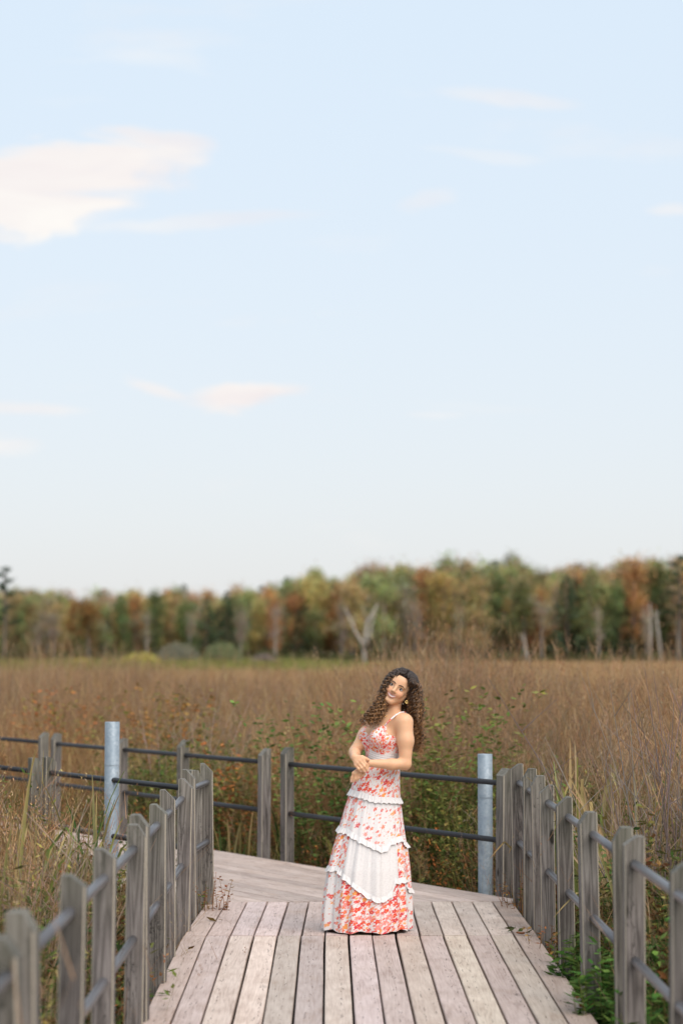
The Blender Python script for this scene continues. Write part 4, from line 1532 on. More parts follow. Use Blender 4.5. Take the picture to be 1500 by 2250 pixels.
class Field:
    def __init__(s, xs, ys, zs):
        s.xs, s.ys, s.zs = xs, ys, zs
        s.D = np.full((len(xs), len(ys), len(zs)), 1.0, np.float32)

    def region(s, lo, hi):
        out = []
        for ax_, a, b in zip((s.xs, s.ys, s.zs), lo, hi):
            i0 = max(0, int(np.searchsorted(ax_, a)) - 1)
            i1 = min(len(ax_), int(np.searchsorted(ax_, b)) + 1)
            out.append(slice(i0, i1))
        return tuple(out)

    def coords(s, sl):
        return s.xs[sl[0]][:, None, None], s.ys[sl[1]][None, :, None], s.zs[sl[2]][None, None, :]

    def put(s, sl, d, k, op='add'):
        D = s.D[sl]
        d = d.astype(np.float32)
        if op == 'add':
            h = np.clip(0.5 + 0.5 * (d - D) / k, 0, 1)
            s.D[sl] = d * (1 - h) + D * h - k * h * (1 - h)
        elif op == 'sub':
            h = np.clip(0.5 - 0.5 * (D + d) / k, 0, 1)
            s.D[sl] = D * (1 - h) - d * h + k * h * (1 - h)
        else:
            s.D[sl] = np.maximum(D, d)

    def cone(s, a, b, ra, rb, k=0.015, op='add'):
        a, b = np.array(a, float), np.array(b, float)
        m_ = max(ra, rb) + 2 * k + 0.02
        sl = s.region(np.minimum(a, b) - m_, np.maximum(a, b) + m_)
        X, Y, Z = s.coords(sl)
        ab = b - a
        n2 = max(ab.dot(ab), 1e-9)
        t = np.clip(((X - a[0]) * ab[0] + (Y - a[1]) * ab[1] + (Z - a[2]) * ab[2]) / n2, 0, 1)
        d = np.sqrt((X - a[0] - t * ab[0]) ** 2 + (Y - a[1] - t * ab[1]) ** 2 + (Z - a[2] - t * ab[2]) ** 2) - (ra + (rb - ra) * t)
        s.put(sl, d, k, op)

    def chain(s, pts, rads, k=0.015):
        for i in range(len(pts) - 1):
            s.cone(pts[i], pts[i + 1], rads[i], rads[i + 1], k)

    def ell(s, c, r, axes, k=0.02, op='add'):
        c = np.array(c, float)
        m_ = max(r) + 2 * k + 0.02
        sl = s.region(c - m_, c + m_)
        X, Y, Z = s.coords(sl)
        X, Y, Z = X - c[0], Y - c[1], Z - c[2]
        q = [(X * a[0] + Y * a[1] + Z * a[2]) for a in axes]
        k0 = np.sqrt(sum((qq / rr) ** 2 for qq, rr in zip(q, r)))
        k1 = np.sqrt(sum((qq / (rr * rr)) ** 2 for qq, rr in zip(q, r))) + 1e-9
        s.put(sl, k0 * (k0 - 1) / k1, k, op)

    def surface(s):
        D = s.D
        ins = D < 0
        c = [(0, 0, 0), (1, 0, 0), (0, 1, 0), (1, 1, 0), (0, 0, 1), (1, 0, 1), (0, 1, 1), (1, 1, 1)]
        n = np.array(D.shape) - 1
        cnt = np.zeros(n, np.int8)
        for o in c:
            cnt += ins[o[0]:o[0] + n[0], o[1]:o[1] + n[1], o[2]:o[2] + n[2]]
        act = (cnt > 0) & (cnt < 8)
        I = np.argwhere(act)
        idx = np.full(n, -1, np.int64)
        idx[act] = np.arange(len(I))
        vals = np.stack([D[I[:, 0] + o[0], I[:, 1] + o[1], I[:, 2] + o[2]] for o in c], 1)
        P = np.stack([np.stack([s.xs[I[:, 0] + o[0]], s.ys[I[:, 1] + o[1]], s.zs[I[:, 2] + o[2]]], 1) for o in c], 1)
        acc = np.zeros((len(I), 3))
        num = np.zeros(len(I))
        for a in range(8):
            for b in range(a + 1, 8):
                if bin(a ^ b).count('1') != 1:
                    continue
                va, vb = vals[:, a], vals[:, b]
                m_ = (va < 0) != (vb < 0)
                t = np.where(m_, va / np.where(m_, va - vb, 1), 0)
                acc += np.where(m_[:, None], P[:, a] + (P[:, b] - P[:, a]) * t[:, None], 0)
                num += m_
        Vv = acc / num[:, None]
        faces = []
        for ax_ in range(3):
            sl0 = [slice(None)] * 3
            sl1 = [slice(None)] * 3
            sl0[ax_] = slice(0, -1)
            sl1[ax_] = slice(1, None)
            ch = ins[tuple(sl0)] != ins[tuple(sl1)]
            E = np.argwhere(ch)
            u_, v_ = [(1, 2), (2, 0), (0, 1)][ax_]
            ok = (E[:, u_] > 0) & (E[:, v_] > 0) & (E[:, u_] < n[u_]) & (E[:, v_] < n[v_])
            E = E[ok]
            inside0 = ins[E[:, 0], E[:, 1], E[:, 2]]
            q = []
            for du, dv in ((0, 0), (-1, 0), (-1, -1), (0, -1)):
                G = E.copy()
                G[:, u_] += du
                G[:, v_] += dv
                q.append(idx[G[:, 0], G[:, 1], G[:, 2]])
            q = np.stack(q, 1)
            q[~inside0] = q[~inside0][:, ::-1]
            faces.append(q)
        return Vv, np.concatenate(faces)


def grid_axis(*segs):
    out = []
    for a, b, st in segs:
        out.append(np.arange(a, b - st * 0.25, st))
    return np.concatenate(out + [np.array([segs[-1][1]])]).astype(np.float32)


gxs = grid_axis((0.06, 0.62, 0.0034))
gys = grid_axis((-0.31, 0.24, 0.0034))
gzs = grid_axis((-0.02, 0.84, 0.014), (0.84, 1.09, 0.0030), (1.09, 1.37, 0.0042), (1.37, 1.66, 0.0027))
TAX = (TL, TF, TU)
HAX = (HL, HF, HU)


def tor(x, z, l=0.0, f=0.0):
    return np.array([x, 0.0, z]) + TL * l + TF * f


SH_N = persp(np.array([0.482, -0.118, 1.305]))
SH_F = tor(0.377, 1.318, -0.158)


def torso(fd, grow=0.0):
    g_ = grow
    fd.ell(tor(0.305, 0.93), (0.098 + g_, 0.088 + g_, 0.12), TAX, 0.04)
    fd.ell(tor(0.332, 1.06), (0.112 + g_, 0.088 + g_, 0.14), TAX, 0.05)
    fd.ell(tor(0.352, 1.20), (0.132 + g_, 0.096 + g_, 0.155), TAX, 0.05)
    fd.ell(tor(0.374, 1.295, 0, -0.005), (0.155 + g_, 0.07 + g_, 0.07), TAX, 0.04)
    for sgn in (-1, 1):
        fd.ell(tor(0.353, 1.210, sgn * 0.068, 0.076), (0.058 + g_, 0.058 + g_, 0.060 + g_), TAX, 0.045)


body = Field(gxs, gys, gzs)
torso(body)
# neck and shoulders
NB, NT = np.array([0.380, 0.012, 1.33]), np.array([0.428, -0.004, 1.462])
body.cone(NB, NT, 0.052, 0.047, 0.03)
body.cone(NB + np.array([0, 0.01, 0.03]), SH_N + np.array([0.0, 0.012, 0.008]), 0.042, 0.042, 0.05)
body.cone(NB + np.array([0, 0.01, 0.03]), SH_F, 0.042, 0.042, 0.05)
# collar bones
for sh in (SH_N, SH_F):
    body.cone(tor(0.372, 1.335, 0.0, 0.062), sh * 0.75 + NB * 0.25 + TF * 0.03 + np.array([0, 0, 0.012]), 0.008, 0.007, 0.02)
# legs (under the skirt)
for sgn in (-1, 1):
    body.chain([tor(0.30, 0.86, sgn * 0.052), tor(0.275, 0.48, sgn * 0.065, 0.02), tor(0.25, 0.09, sgn * 0.07)], [0.058, 0.050, 0.036], 0.03)
    body.chain([tor(0.25, 0.05, sgn * 0.07, -0.03), tor(0.25, 0.035, sgn * 0.075, 0.14)], [0.036, 0.028], 0.03)
# near (her left) arm
EL_N, WR_N = persp(np.array([0.486, -0.150, 1.044])), persp(np.array([0.256, -0.203, 1.048]))
body.chain([SH_N, SH_N * 0.5 + EL_N * 0.5 + np.array([0.004, -0.004, 0.015]), EL_N], [0.0535, 0.0490, 0.0370], 0.028)
body.chain([EL_N, persp(np.array([0.40, -0.185, 1.040])), WR_N], [0.0350, 0.0340, 0.0225], 0.018)
# far (her right) arm
EL_F, WR_F = np.array([0.166, 0.0, 1.122]), persp(np.array([0.164, -0.205, 1.086]))
body.chain([SH_F, SH_F * 0.5 + EL_F * 0.5, EL_F], [0.047, 0.043, 0.034], 0.028)
body.chain([EL_F, EL_F * 0.6 + WR_F * 0.4, WR_F], [0.034, 0.033, 0.0225], 0.018)


def finger(fd, pts, r0, r1, k=0.006):
    n = len(pts) - 1
    fd.chain(pts, [r0 + (r1 - r0) * i / n for i in range(n + 1)], k)


def zp(x, y, dep):
    X, Z = z2(x, y)
    return persp(np.array([X, dep, Z]))


# upper (right) hand: draped over the near wrist, four fingers running down to the right, thumb above
kn = [zp(262, 1612, -0.243), zp(228, 1648, -0.247), zp(192, 1684, -0.247), zp(160, 1722, -0.243)]
tips = [zp(368, 1778, -0.232), zp(352, 1812, -0.238), zp(306, 1826, -0.242), zp(244, 1822, -0.243)]
mids = [zp(322, 1700, -0.248), zp(298, 1738, -0.253), zp(256, 1768, -0.254), zp(206, 1782, -0.251)]
for k_ in kn:
    body.cone(WR_F + (k_ - WR_F) * 0.15, k_, 0.017, 0.0115, 0.012)
for a, b, c, rr in zip(kn, mids, tips, (0.0098, 0.0102, 0.0096, 0.0086)):
    finger(body, [a, b, b * 0.5 + c * 0.5 + np.array([0, 0.002, 0]), c], rr, rr * 0.78)
finger(body, [WR_F + np.array([0.012, -0.02, 0.0]), zp(262, 1590, -0.236), zp(318, 1612, -0.236), zp(366, 1632, -0.232)], 0.0135, 0.009, 0.008)
# lower (left) hand: past the wrist, fingers hanging down to the left
kn2 = [zp(238, 1832, -0.212), zp(200, 1850, -0.216), zp(160, 1856, -0.215), zp(122, 1848, -0.209)]
mid2 = [zp(262, 1882, -0.205), zp(206, 1922, -0.214), zp(150, 1938, -0.214), zp(98, 1918, -0.207)]
tip2 = [zp(236, 1922, -0.194), zp(176, 1972, -0.204), zp(122, 1992, -0.207), zp(80, 1985, -0.202)]
for k_ in kn2:
    body.cone(WR_N + np.array([-0.02, 0, -0.012]), k_, 0.018, 0.0115, 0.012)
for a, b, c, rr in zip(kn2, mid2, tip2, (0.0098, 0.0102, 0.0096, 0.0086)):
    finger(body, [a, b, b * 0.45 + c * 0.55, c], rr, rr * 0.78)
finger(body, [WR_N + np.array([-0.012, 0.0, -0.004]), zp(270, 1830, -0.190), zp(300, 1868, -0.188)], 0.012, 0.009, 0.008)
# head
body.ell(hd(0, -0.014, 0.030), (0.073, 0.093, 0.080), HAX, 0.02)
body.ell(hd(0, 0.022, -0.030), (0.060, 0.066, 0.078), HAX, 0.03)
body.cone(hd(-0.010, 0.066, -0.094), hd(0.010, 0.066, -0.094), 0.0165, 0.0165, 0.02)
for sgn in (-1, 1):
    body.cone(hd(sgn * 0.052, 0.0, -0.045), hd(sgn * 0.013, 0.056, -0.091), 0.0145, 0.0135, 0.024)
    body.ell(hd(sgn * 0.035, 0.060, -0.030), (0.024, 0.024, 0.022), HAX, 0.016)
    body.ell(hd(sgn * 0.068, -0.010, -0.010), (0.008, 0.018, 0.030), HAX, 0.008)
    body.cone(hd(sgn * 0.012, 0.082, 0.020), hd(sgn * 0.044, 0.070, 0.020), 0.010, 0.008, 0.014)
body.ell(hd(0, 0.050, 0.045), (0.055, 0.044, 0.045), HAX, 0.02)
for sgn in (-1, 1):
    body.ell(hd(sgn * 0.031, 0.094, 0.002), (0.0170, 0.012, 0.0058), HAX, 0.007, 'sub')
body.cone(hd(0, 0.084, 0.012), hd(0, 0.103, -0.026), 0.0085, 0.0105, 0.012)
for sgn in (-1, 1):
    body.ell(hd(sgn * 0.0105, 0.096, -0.030), (0.0075, 0.009, 0.007), HAX, 0.006)
# mouth opening of the smile
body.ell(hd(0, 0.092, -0.058), (0.026, 0.014, 0.0052), HAX, 0.006, 'sub')
BV, BF = body.surface()


def laplace(Vv, Ff, it, lam=0.5):
    n = len(Vv)
    E = np.concatenate([Ff[:, [0, 1]], Ff[:, [1, 2]], Ff[:, [2, 3]], Ff[:, [3, 0]]])
    E = np.concatenate([E, E[:, ::-1]])
    deg = np.bincount(E[:, 0], minlength=n)[:, None]
    for _ in range(it):
        acc = np.stack([np.bincount(E[:, 0], weights=Vv[E[:, 1], k], minlength=n) for k in range(3)], 1)
        Vv = Vv + lam * (acc / np.maximum(deg, 1) - Vv)
    return Vv


BV = laplace(BV, BF, 2, 0.45)


def skin_material():
    m, t, b = material('skin')
    a = N(t, 'ShaderNodeAttribute', attribute_name='Col')
    tc = N(t, 'ShaderNodeTexCoord')
    n = N(t, 'ShaderNodeTexNoise', inputs={'Scale': 26.0, 'Detail': 4.0})
    L(t, tc.outputs['Object'], n.inputs['Vector'])
    s = math_node(t, 'MULTIPLY_ADD', n.outputs[0], 0.16, 0.92)
    sc = N(t, 'ShaderNodeVectorMath', operation='SCALE')
    L(t, a.outputs['Color'], sc.inputs[0])
    L(t, s, sc.inputs[3])
    L(t, sc.outputs[0], b.inputs['Base Color'])
    b.inputs['Roughness'].default_value = 0.48
    b.inputs['Specular IOR Level'].default_value = 0.35
    b.inputs['Subsurface Weight'].default_value = 0.3
    b.inputs['Subsurface Radius'].default_value = (0.012, 0.005, 0.003)
    b.inputs['Subsurface Scale'].default_value = 1.0
    return m


M['skin'] = skin_material()
SK = np.array([0.70, 0.405, 0.24])
cols = np.tile(SK, (len(BV), 1))


def near(c, r_):
    return np.clip(1 - np.linalg.norm(BV - np.array(c), axis=1) / r_, 0, 1)[:, None]


for sgn in (-1, 1):
    cols = cols + near(hd(sgn * 0.04, 0.07, -0.03), 0.035) * np.array([0.03, -0.06, -0.045])
loc = (BV - HC) @ np.stack([HL, HF, HU], 1)
lipm = np.exp(-((loc[:, 0] / 0.026) ** 4) - (((loc[:, 2] + 0.061 - 0.010 * (loc[:, 0] / 0.028) ** 2) / 0.0125) ** 4)) * (loc[:, 1] > 0.055)
cols = cols * (1 - lipm[:, None] * 0.75) + np.array([0.50, 0.20, 0.17]) * lipm[:, None] * 0.75
for c in tips + tip2:
    cols = cols * (1 - near(c + np.array([0, -0.006, 0]), 0.011) * 0.5) + np.array([0.85, 0.6, 0.55]) * near(c + np.array([0, -0.006, 0]), 0.011) * 0.5
BASE = np.array([0.24, 0.0, 0.0])
person = empty('person', (BASE[0], PY, 0))
tag(person, 'woman in a long floral dress leaning back with hands crossed at her waist', 'person')
body_o = link('body', mesh('body', BV - BASE, BF, M['skin'], True, cols), person)
tag(body_o, 'bare arms, shoulders and smiling face')


def ploc(P):
    return [Vector(np.array(p) - BASE) for p in P]


# eyes, brows, teeth (pieces of the body)
def uv_ball(c, r, axes, n=16, m=10):
    V, F = [], []
    for i in range(m + 1):
        th = math.pi * i / m
        for k in range(n):
            ph = 2 * math.pi * k / n
            q = axes[0] * (r[0] * math.sin(th) * math.cos(ph)) + axes[2] * (r[2] * math.sin(th) * math.sin(ph)) + axes[1] * (r[1] * math.cos(th))
            V.append(np.array(c) + q - BASE)
    for i in range(m):
        for k in range(n):
            F.append((i * n + k, (i + 1) * n + k, (i + 1) * n + (k + 1) % n, i * n + (k + 1) % n))
    return V, F


M['eye'] = foliage('eye', 0.0, 0.0)
M['brow'] = plain('brow_hair', (0.05, 0.028, 0.018), 0.7)
M['lip'] = plain('lips', (0.54, 0.23, 0.18), 0.45)
M['teeth'] = plain('teeth', (0.8, 0.77, 0.72), 0.3)
for sgn in (-1, 1):
    V, F = uv_ball(hd(sgn * 0.031, 0.0728, 0.0015), (0.0135, 0.0125, 0.0105), HAX, 16, 20)
    C = []
    for i in range(21):
        for k in range(16):
            C.append((0.010, 0.007, 0.006) if i < 2 else ((0.05, 0.026, 0.014) if i < 4 else (0.66, 0.62, 0.60)))
    link('eye', mesh('eye', V, F, M['eye'], True, C), body_o)
    lash = MB()
    lash.tube(ploc([hd(sgn * (0.031 + q), 0.0815 - abs(q) * 0.42 + 0.002, 0.0105 - 42 * q * q) for q in (-0.0155, -0.008, 0.0, 0.008, 0.0165)]), [0.0012, 0.0024, 0.0028, 0.0026, 0.0012], 6)
    link('eyelashes', lash.build('eyelashes', M['brow'], True), body_o)
    lw = MB()
    lw.tube(ploc([hd(sgn * (0.031 + q), 0.0795 - abs(q) * 0.45 + 0.001, -0.0075 + 36 * q * q) for q in (-0.013, -0.006, 0.0, 0.006, 0.014)]), [0.0008, 0.0012, 0.0014, 0.0012, 0.0008], 5)
    link('eyelashes', lw.build('eyelashes', M['brow'], True), body_o)
    br = MB()
    br.tube(ploc([hd(sgn * l, f, u) for l, f, u in ((0.011, 0.0955, 0.0185), (0.023, 0.0945, 0.0235), (0.037, 0.0875, 0.0245), (0.053, 0.0715, 0.0165))]), [0.0024, 0.0030, 0.0027, 0.0012], 6)
    link('eyebrow', br.build('eyebrow', M['brow'], True), body_o)
up_l = [hd(l, 0.0905 - 9.0 * l * l, -0.0545 + 9.0 * l * l - (0.0012 if abs(l) < 0.004 else 0)) for l in np.linspace(-0.0295, 0.0295, 11)]
lo_l = [hd(l, 0.0905 - 9.0 * l * l, -0.0690 + 19.0 * l * l) for l in np.linspace(-0.029, 0.029, 11)]
for pts, rr in ((up_l, 0.0024), (lo_l, 0.0036)):
    mb = MB()
    mb.tube(ploc(pts), [rr * (0.45 + 0.55 * math.sin(math.pi * (i + 0.5) / 11)) for i in range(11)], 8)
    link('lip', mb.build('lip', M['lip'], True), body_o)
V, F = [], []
for i in range(13):
    l = -0.026 + 0.052 * i / 12
    ut, ub = -0.0545 + 9.0 * l * l, -0.0680 + 19.0 * l * l
    f = 0.0875 - 9.0 * l * l
    for u in (ut, (ut + ub) / 2 + 0.001, ub + 0.002):
        V.append(hd(l, f, u) - BASE)
for i in range(12):
    for k in range(2):
        F.append((i * 3 + k, i * 3 + k + 1, i * 3 + k + 4, i * 3 + k + 3))
link('teeth', mesh('teeth', V, F, M['teeth'], True), body_o)


# ---- dress
def floral_material():
    m, t, b = material('floral_chiffon')
    uv = N(t, 'ShaderNodeAttribute', attribute_name='cloth')
    dn = N(t, 'ShaderNodeAttribute', attribute_name='print')
    dens = dn.outputs['Fac']

    def flowers(scale, r0, petals, off, pal, skip):
        mp = N(t, 'ShaderNodeMapping')
        mp.inputs['Scale'].default_value = (scale, scale, 0)
        mp.inputs['Location'].default_value = (off, off * 1.7, 0)
        L(t, uv.outputs['Vector'], mp.inputs['Vector'])
        vo = N(t, 'ShaderNodeTexVoronoi', voronoi_dimensions='2D', inputs={'Scale': 1.0, 'Randomness': 0.85})
        L(t, mp.outputs[0], vo.inputs['Vector'])
        df = N(t, 'ShaderNodeVectorMath', operation='SUBTRACT')
        L(t, mp.outputs[0], df.inputs[0])
        L(t, vo.outputs['Position'], df.inputs[1])
        sp = N(t, 'ShaderNodeSeparateXYZ')
        L(t, df.outputs[0], sp.inputs[0])
        sc = N(t, 'ShaderNodeSeparateColor')
        L(t, vo.outputs['Color'], sc.inputs[0])
        ang = math_node(t, 'ARCTAN2', sp.outputs[1], sp.outputs[0])
        ang = math_node(t, 'MULTIPLY_ADD', ang, float(petals), math_node(t, 'MULTIPLY', sc.outputs[0], 6.28))
        pet = math_node(t, 'MULTIPLY_ADD', math_node(t, 'COSINE', ang), 0.22, 0.9)
        size = math_node(t, 'MULTIPLY', math_node(t, 'MULTIPLY_ADD', sc.outputs[1], 0.5, 0.65), r0)
        edge = math_node(t, 'SUBTRACT', math_node(t, 'MULTIPLY', pet, size), vo.outputs['Distance'])
        mask = math_node(t, 'MULTIPLY', edge, 14.0, clamp=True)
        on = math_node(t, 'GREATER_THAN', math_node(t, 'MULTIPLY', dens, 1.0 / skip), sc.outputs[2])
        mask = math_node(t, 'MULTIPLY', mask, on)
        col = ramp(t, sc.outputs[0], pal, 'CONSTANT')
        heart = math_node(t, 'LESS_THAN', vo.outputs['Distance'], r0 * 0.2)
        col = mix_col(t, heart, col, (0.80, 0.36, 0.10))
        return mask, col
    RED, COR, ORA, PNK, CRI = (0.72, 0.045, 0.03), (0.80, 0.15, 0.085), (0.84, 0.29, 0.06), (0.80, 0.25, 0.24), (0.62, 0.02, 0.05)
    m1, c1 = flowers(27.0, 0.46, 5, 3.3, [(0.0, RED), (0.3, COR), (0.5, ORA), (0.66, CRI), (0.8, PNK)], 1.3)
    m2, c2 = flowers(47.0, 0.45, 5, 11.7, [(0.0, COR), (0.25, RED), (0.5, PNK), (0.68, ORA), (0.86, CRI)], 1.75)
    m3, c3 = flowers(90.0, 0.38, 4, 23.1, [(0.0, PNK), (0.35, (0.80, 0.40, 0.18)), (0.6, COR), (0.8, RED)], 2.2)
    white = (0.74, 0.715, 0.70)
    blush = mix_col(t, math_node(t, 'MULTIPLY', dens, 0.18, clamp=True), white, (0.76, 0.62, 0.59))
    c = mix_col(t, math_node(t, 'MULTIPLY', m3, 0.8), blush, c3)
    c = mix_col(t, math_node(t, 'MULTIPLY', m2, 0.92), c, c2)
    c = mix_col(t, math_node(t, 'MULTIPLY', m1, 0.95), c, c1)
    # lace weave on plain parts
    wv = N(t, 'ShaderNodeTexVoronoi', voronoi_dimensions='2D', inputs={'Scale': 95.0})
    L(t, uv.outputs['Vector'], wv.inputs['Vector'])
    c = mix_col(t, math_node(t, 'MULTIPLY', math_node(t, 'MULTIPLY', wv.outputs['Distance'], 0.5), math_node(t, 'SUBTRACT', 1.0, dens, clamp=True), clamp=True), c, (0.58, 0.53, 0.52))
    L(t, c, b.inputs['Base Color'])
    b.inputs['Roughness'].default_value = 0.85
    b.inputs['Specular IOR Level'].default_value = 0.15
    b.inputs['Sheen Weight'].default_value = 0.15
    cr = N(t, 'ShaderNodeTexNoise', inputs={'Scale': 60.0, 'Detail': 3.0})
    mp = N(t, 'ShaderNodeMapping')
    mp.inputs['Scale'].default_value = (1.0, 0.18, 1.0)
    L(t, uv.outputs['Vector'], mp.inputs['Vector'])
    L(t, mp.outputs[0], cr.inputs['Vector'])
    bp = N(t, 'ShaderNodeBump', inputs={'Strength': 0.5, 'Distance': 0.006})
    L(t, cr.outputs[0], bp.inputs['Height'])
    L(t, bp.outputs[0], b.inputs['Normal'])
    return m


M['floral'] = floral_material()

zs_k = [0.004, 0.06, 0.118, 0.25, 0.39, 0.52, 0.655, 0.78, 0.875, 0.94, 1.0, 1.05, 1.08]
cx_k = [0.238, 0.237, 0.238, 0.242, 0.248, 0.258, 0.268, 0.280, 0.293, 0.302, 0.314, 0.325, 0.334]
rx_k = [0.276, 0.276, 0.275, 0.266, 0.252, 0.228, 0.200, 0.174, 0.157, 0.148, 0.138, 0.124, 0.108]


def skirt_pt(th, z, out=0.0):
    cx = float(np.interp(z, zs_k, cx_k))
    rx = float(np.interp(z, zs_k, rx_k))
    amp = float(np.interp(z, [0, 0.4, 0.8, 1.0], [0.062, 0.044, 0.018, 0.004]))
    rip = amp * (0.55 * math.sin(9 * th + 0.7 + 1.1 * z) + 0.5 * math.sin(14 * th + 2.1 - 0.8 * z) + 0.35 * math.sin(23 * th + 1.0)) + 0.012 * math.sin(3 * th + 0.4) * (1 - z)
    for rz_ in (r1(th), r2(th), r3(th)):
        if z < rz_:
            gg = math.exp(-(rz_ - z) / 0.11)
            rip += gg * (0.011 * math.sin(43 * th + 1.3) + 0.008 * math.sin(67 * th + 0.4))
    # the seam fold right of centre
    rip -= 0.05 * math.exp(-((th - (-1.03)) / 0.05) ** 2) * float(np.interp(z, [0, 0.4, 0.7], [1, 0.6, 0]))
    ry = rx * float(np.interp(z, [0, 0.8, 1.0, 1.1], [0.86, 0.84, 0.88, 0.92]))
    k = 1 + rip
    return np.array([cx + (rx * k + out) * math.cos(th), 0.0 + (ry * k + out) * math.sin(th), z])


def tier(th, ss, zz):
    s = (math.cos(th) + 1) / 2
    return float(np.interp(s, ss, zz))


def r1(th): return tier(th, [0, 0.25, 0.5, 0.8, 1], [0.872, 0.858, 0.832, 0.826, 0.815])
def r2(th): return tier(th, [0, 0.15, 0.35, 0.66, 0.72, 0.8, 0.95, 1], [0.640, 0.632, 0.585, 0.522, 0.53, 0.572, 0.585, 0.535])
def r3(th): return tier(th, [0, 0.10, 0.3, 0.5, 0.62, 0.72, 0.79, 0.82, 0.95, 1], [0.388, 0.404, 0.325, 0.245, 0.217, 0.225, 0.26, 0.328, 0.330, 0.25])


def print_at(th, z):
    s = (math.cos(th) + 1) / 2
    if z > r1(th):
        return 0.9
    if z > r2(th):
        return 0.85 if s < 0.16 or s > 0.90 else 0.33
    if z > r3(th):
        return 0.95 if s < 0.20 or s > 0.87 else 0.0
    if s < 0.17:
        return 0.32
    if s > 0.93:
        return 0.38
    return 1.25


NT_, NZ_ = 420, 150
zl = np.linspace(0.004, 1.075, NZ_)
V, F, AT, UVv = [], [], [], []
for j, z in enumerate(zl):
    for k in range(NT_):
        th = 2 * math.pi * k / NT_
        q = skirt_pt(th, z)
        q[2] += (1 - min(1.0, j / 14)) * (0.010 + 0.007 * math.sin(7 * th + 0.5) + 0.004 * math.sin(17 * th))
        V.append(q - BASE)
        AT.append(print_at(th, z))
        UVv.append((th * (0.16 + 0.1 * (1.1 - z)), z, 0))
for j in range(NZ_ - 1):
    for k in range(NT_):
        F.append((j * NT_ + k, j * NT_ + (k + 1) % NT_, (j + 1) * NT_ + (k + 1) % NT_, (j + 1) * NT_ + k))
dress = link('dress', mesh('dress', np.array(V), F, M['floral'], True, None, {'print': AT, 'cloth': np.array(UVv)}), person)
tag(dress, 'long tiered skirt with red floral and white lace panels')


def ruffle(fn, hgt, seed):
    r_ = random.Random(seed)
    n = 640
    V, F, AT, UVv = [], [], [], []
    ph = [r_.uniform(0, 6.28) for _ in range(4)]
    rows = 6
    for j in range(rows):
        q = j / (rows - 1)
        for k in range(n):
            th = 2 * math.pi * k / n
            wv = 0.5 * math.sin(52 * th + ph[0] + math.sin(5 * th)) + 0.4 * math.sin(79 * th + ph[1]) + 0.4 * math.sin(27 * th + ph[2])
            z = fn(th) + hgt * (0.42 - q) + 0.003 * q * math.sin(31 * th + ph[3])
            V.append(skirt_pt(th, z, 0.003 + 0.009 * q ** 1.2 + 0.0040 * wv * (0.25 + q)) - BASE)
            AT.append(0.0)
            UVv.append((th * 0.25, z, 0))
    for j in range(rows - 1):
        for k in range(n):
            F.append((j * n + k, (j + 1) * n + k, (j + 1) * n + (k + 1) % n, j * n + (k + 1) % n))
    o = link('ruffle', mesh('ruffle', np.array(V), F, M['floral'], True, None, {'print': AT, 'cloth': np.array(UVv)}), dress)


ruffle(r1, 0.038, 1)
ruffle(r2, 0.036, 2)
ruffle(r3, 0.034, 3)

# bodice: a shell over the torso cut to the neckline
bx_, by_, bz_ = grid_axis((0.12, 0.56, 0.0036)), grid_axis((-0.22, 0.22, 0.0036)), grid_axis((1.03, 1.36, 0.0036))
bod = Field(bx_, by_, bz_)
torso(bod, 0.006)
sl = (slice(None),) * 3
X, Y_, Z = bod.coords(sl)
lc = (X - 0.353) * TL[0] + Y_ * TL[1]
fc = (X - 0.353) * TF[0] + Y_ * TF[1]
al = np.abs(lc)
lim = np.minimum(1.218 + 0.80 * al, 1.297 - (al - 0.098) * 2.2)
lim = np.where(fc < -0.01, np.minimum(lim, 1.165), lim)
bod.put(sl, (Z - lim) * 0.5, 0.01, 'max')
bod.put(sl, (1.045 - Z) + 0 * X + 0 * Y_, 0.01, 'max')
DV, DF = bod.surface()
DV = laplace(DV, DF, 2, 0.4)
bl = (DV - np.array([0.353, 0, 0])) @ TL
bf = (DV - np.array([0.353, 0, 0])) @ TF
an = np.arctan2(bl, bf)
low = 1.148 - 0.04 * np.clip(bl / 0.09, 0, 1) + 0.25 * np.clip(bl - 0.10, 0, 1)
band = (DV[:, 2] < low) & ((bl > 0.004 - (1.148 - DV[:, 2]) * 0.35) | (bl < -0.06))
AT = np.where(band, 0.0, 1.15)
UVv = np.stack([an * 0.13 * 1.75, 1.75 * DV[:, 2] + np.where(bl > 0, 0.8, 2.1), 0 * an], 1)
# gathered cups: fine radiating pleats
pl = np.sin(an * 95 + DV[:, 2] * 60) * 0.0011
pleat = np.where(band, np.sin((DV[:, 2] + bl * 0.25) * 480) * 0.0016, pl)
nrm = np.stack([TL[0] * bl + TF[0] * bf, TL[1] * bl + TF[1] * bf, 0 * bl], 1)
nrm /= np.linalg.norm(nrm, axis=1)[:, None] + 1e-9
DV = DV + nrm * pleat[:, None]
bo = link('bodice', mesh('bodice', DV - BASE, DF, M['floral'], True, None, {'print': AT, 'cloth': UVv}), dress)
tag(bo, 'gathered floral bodice with a white pleated waist')
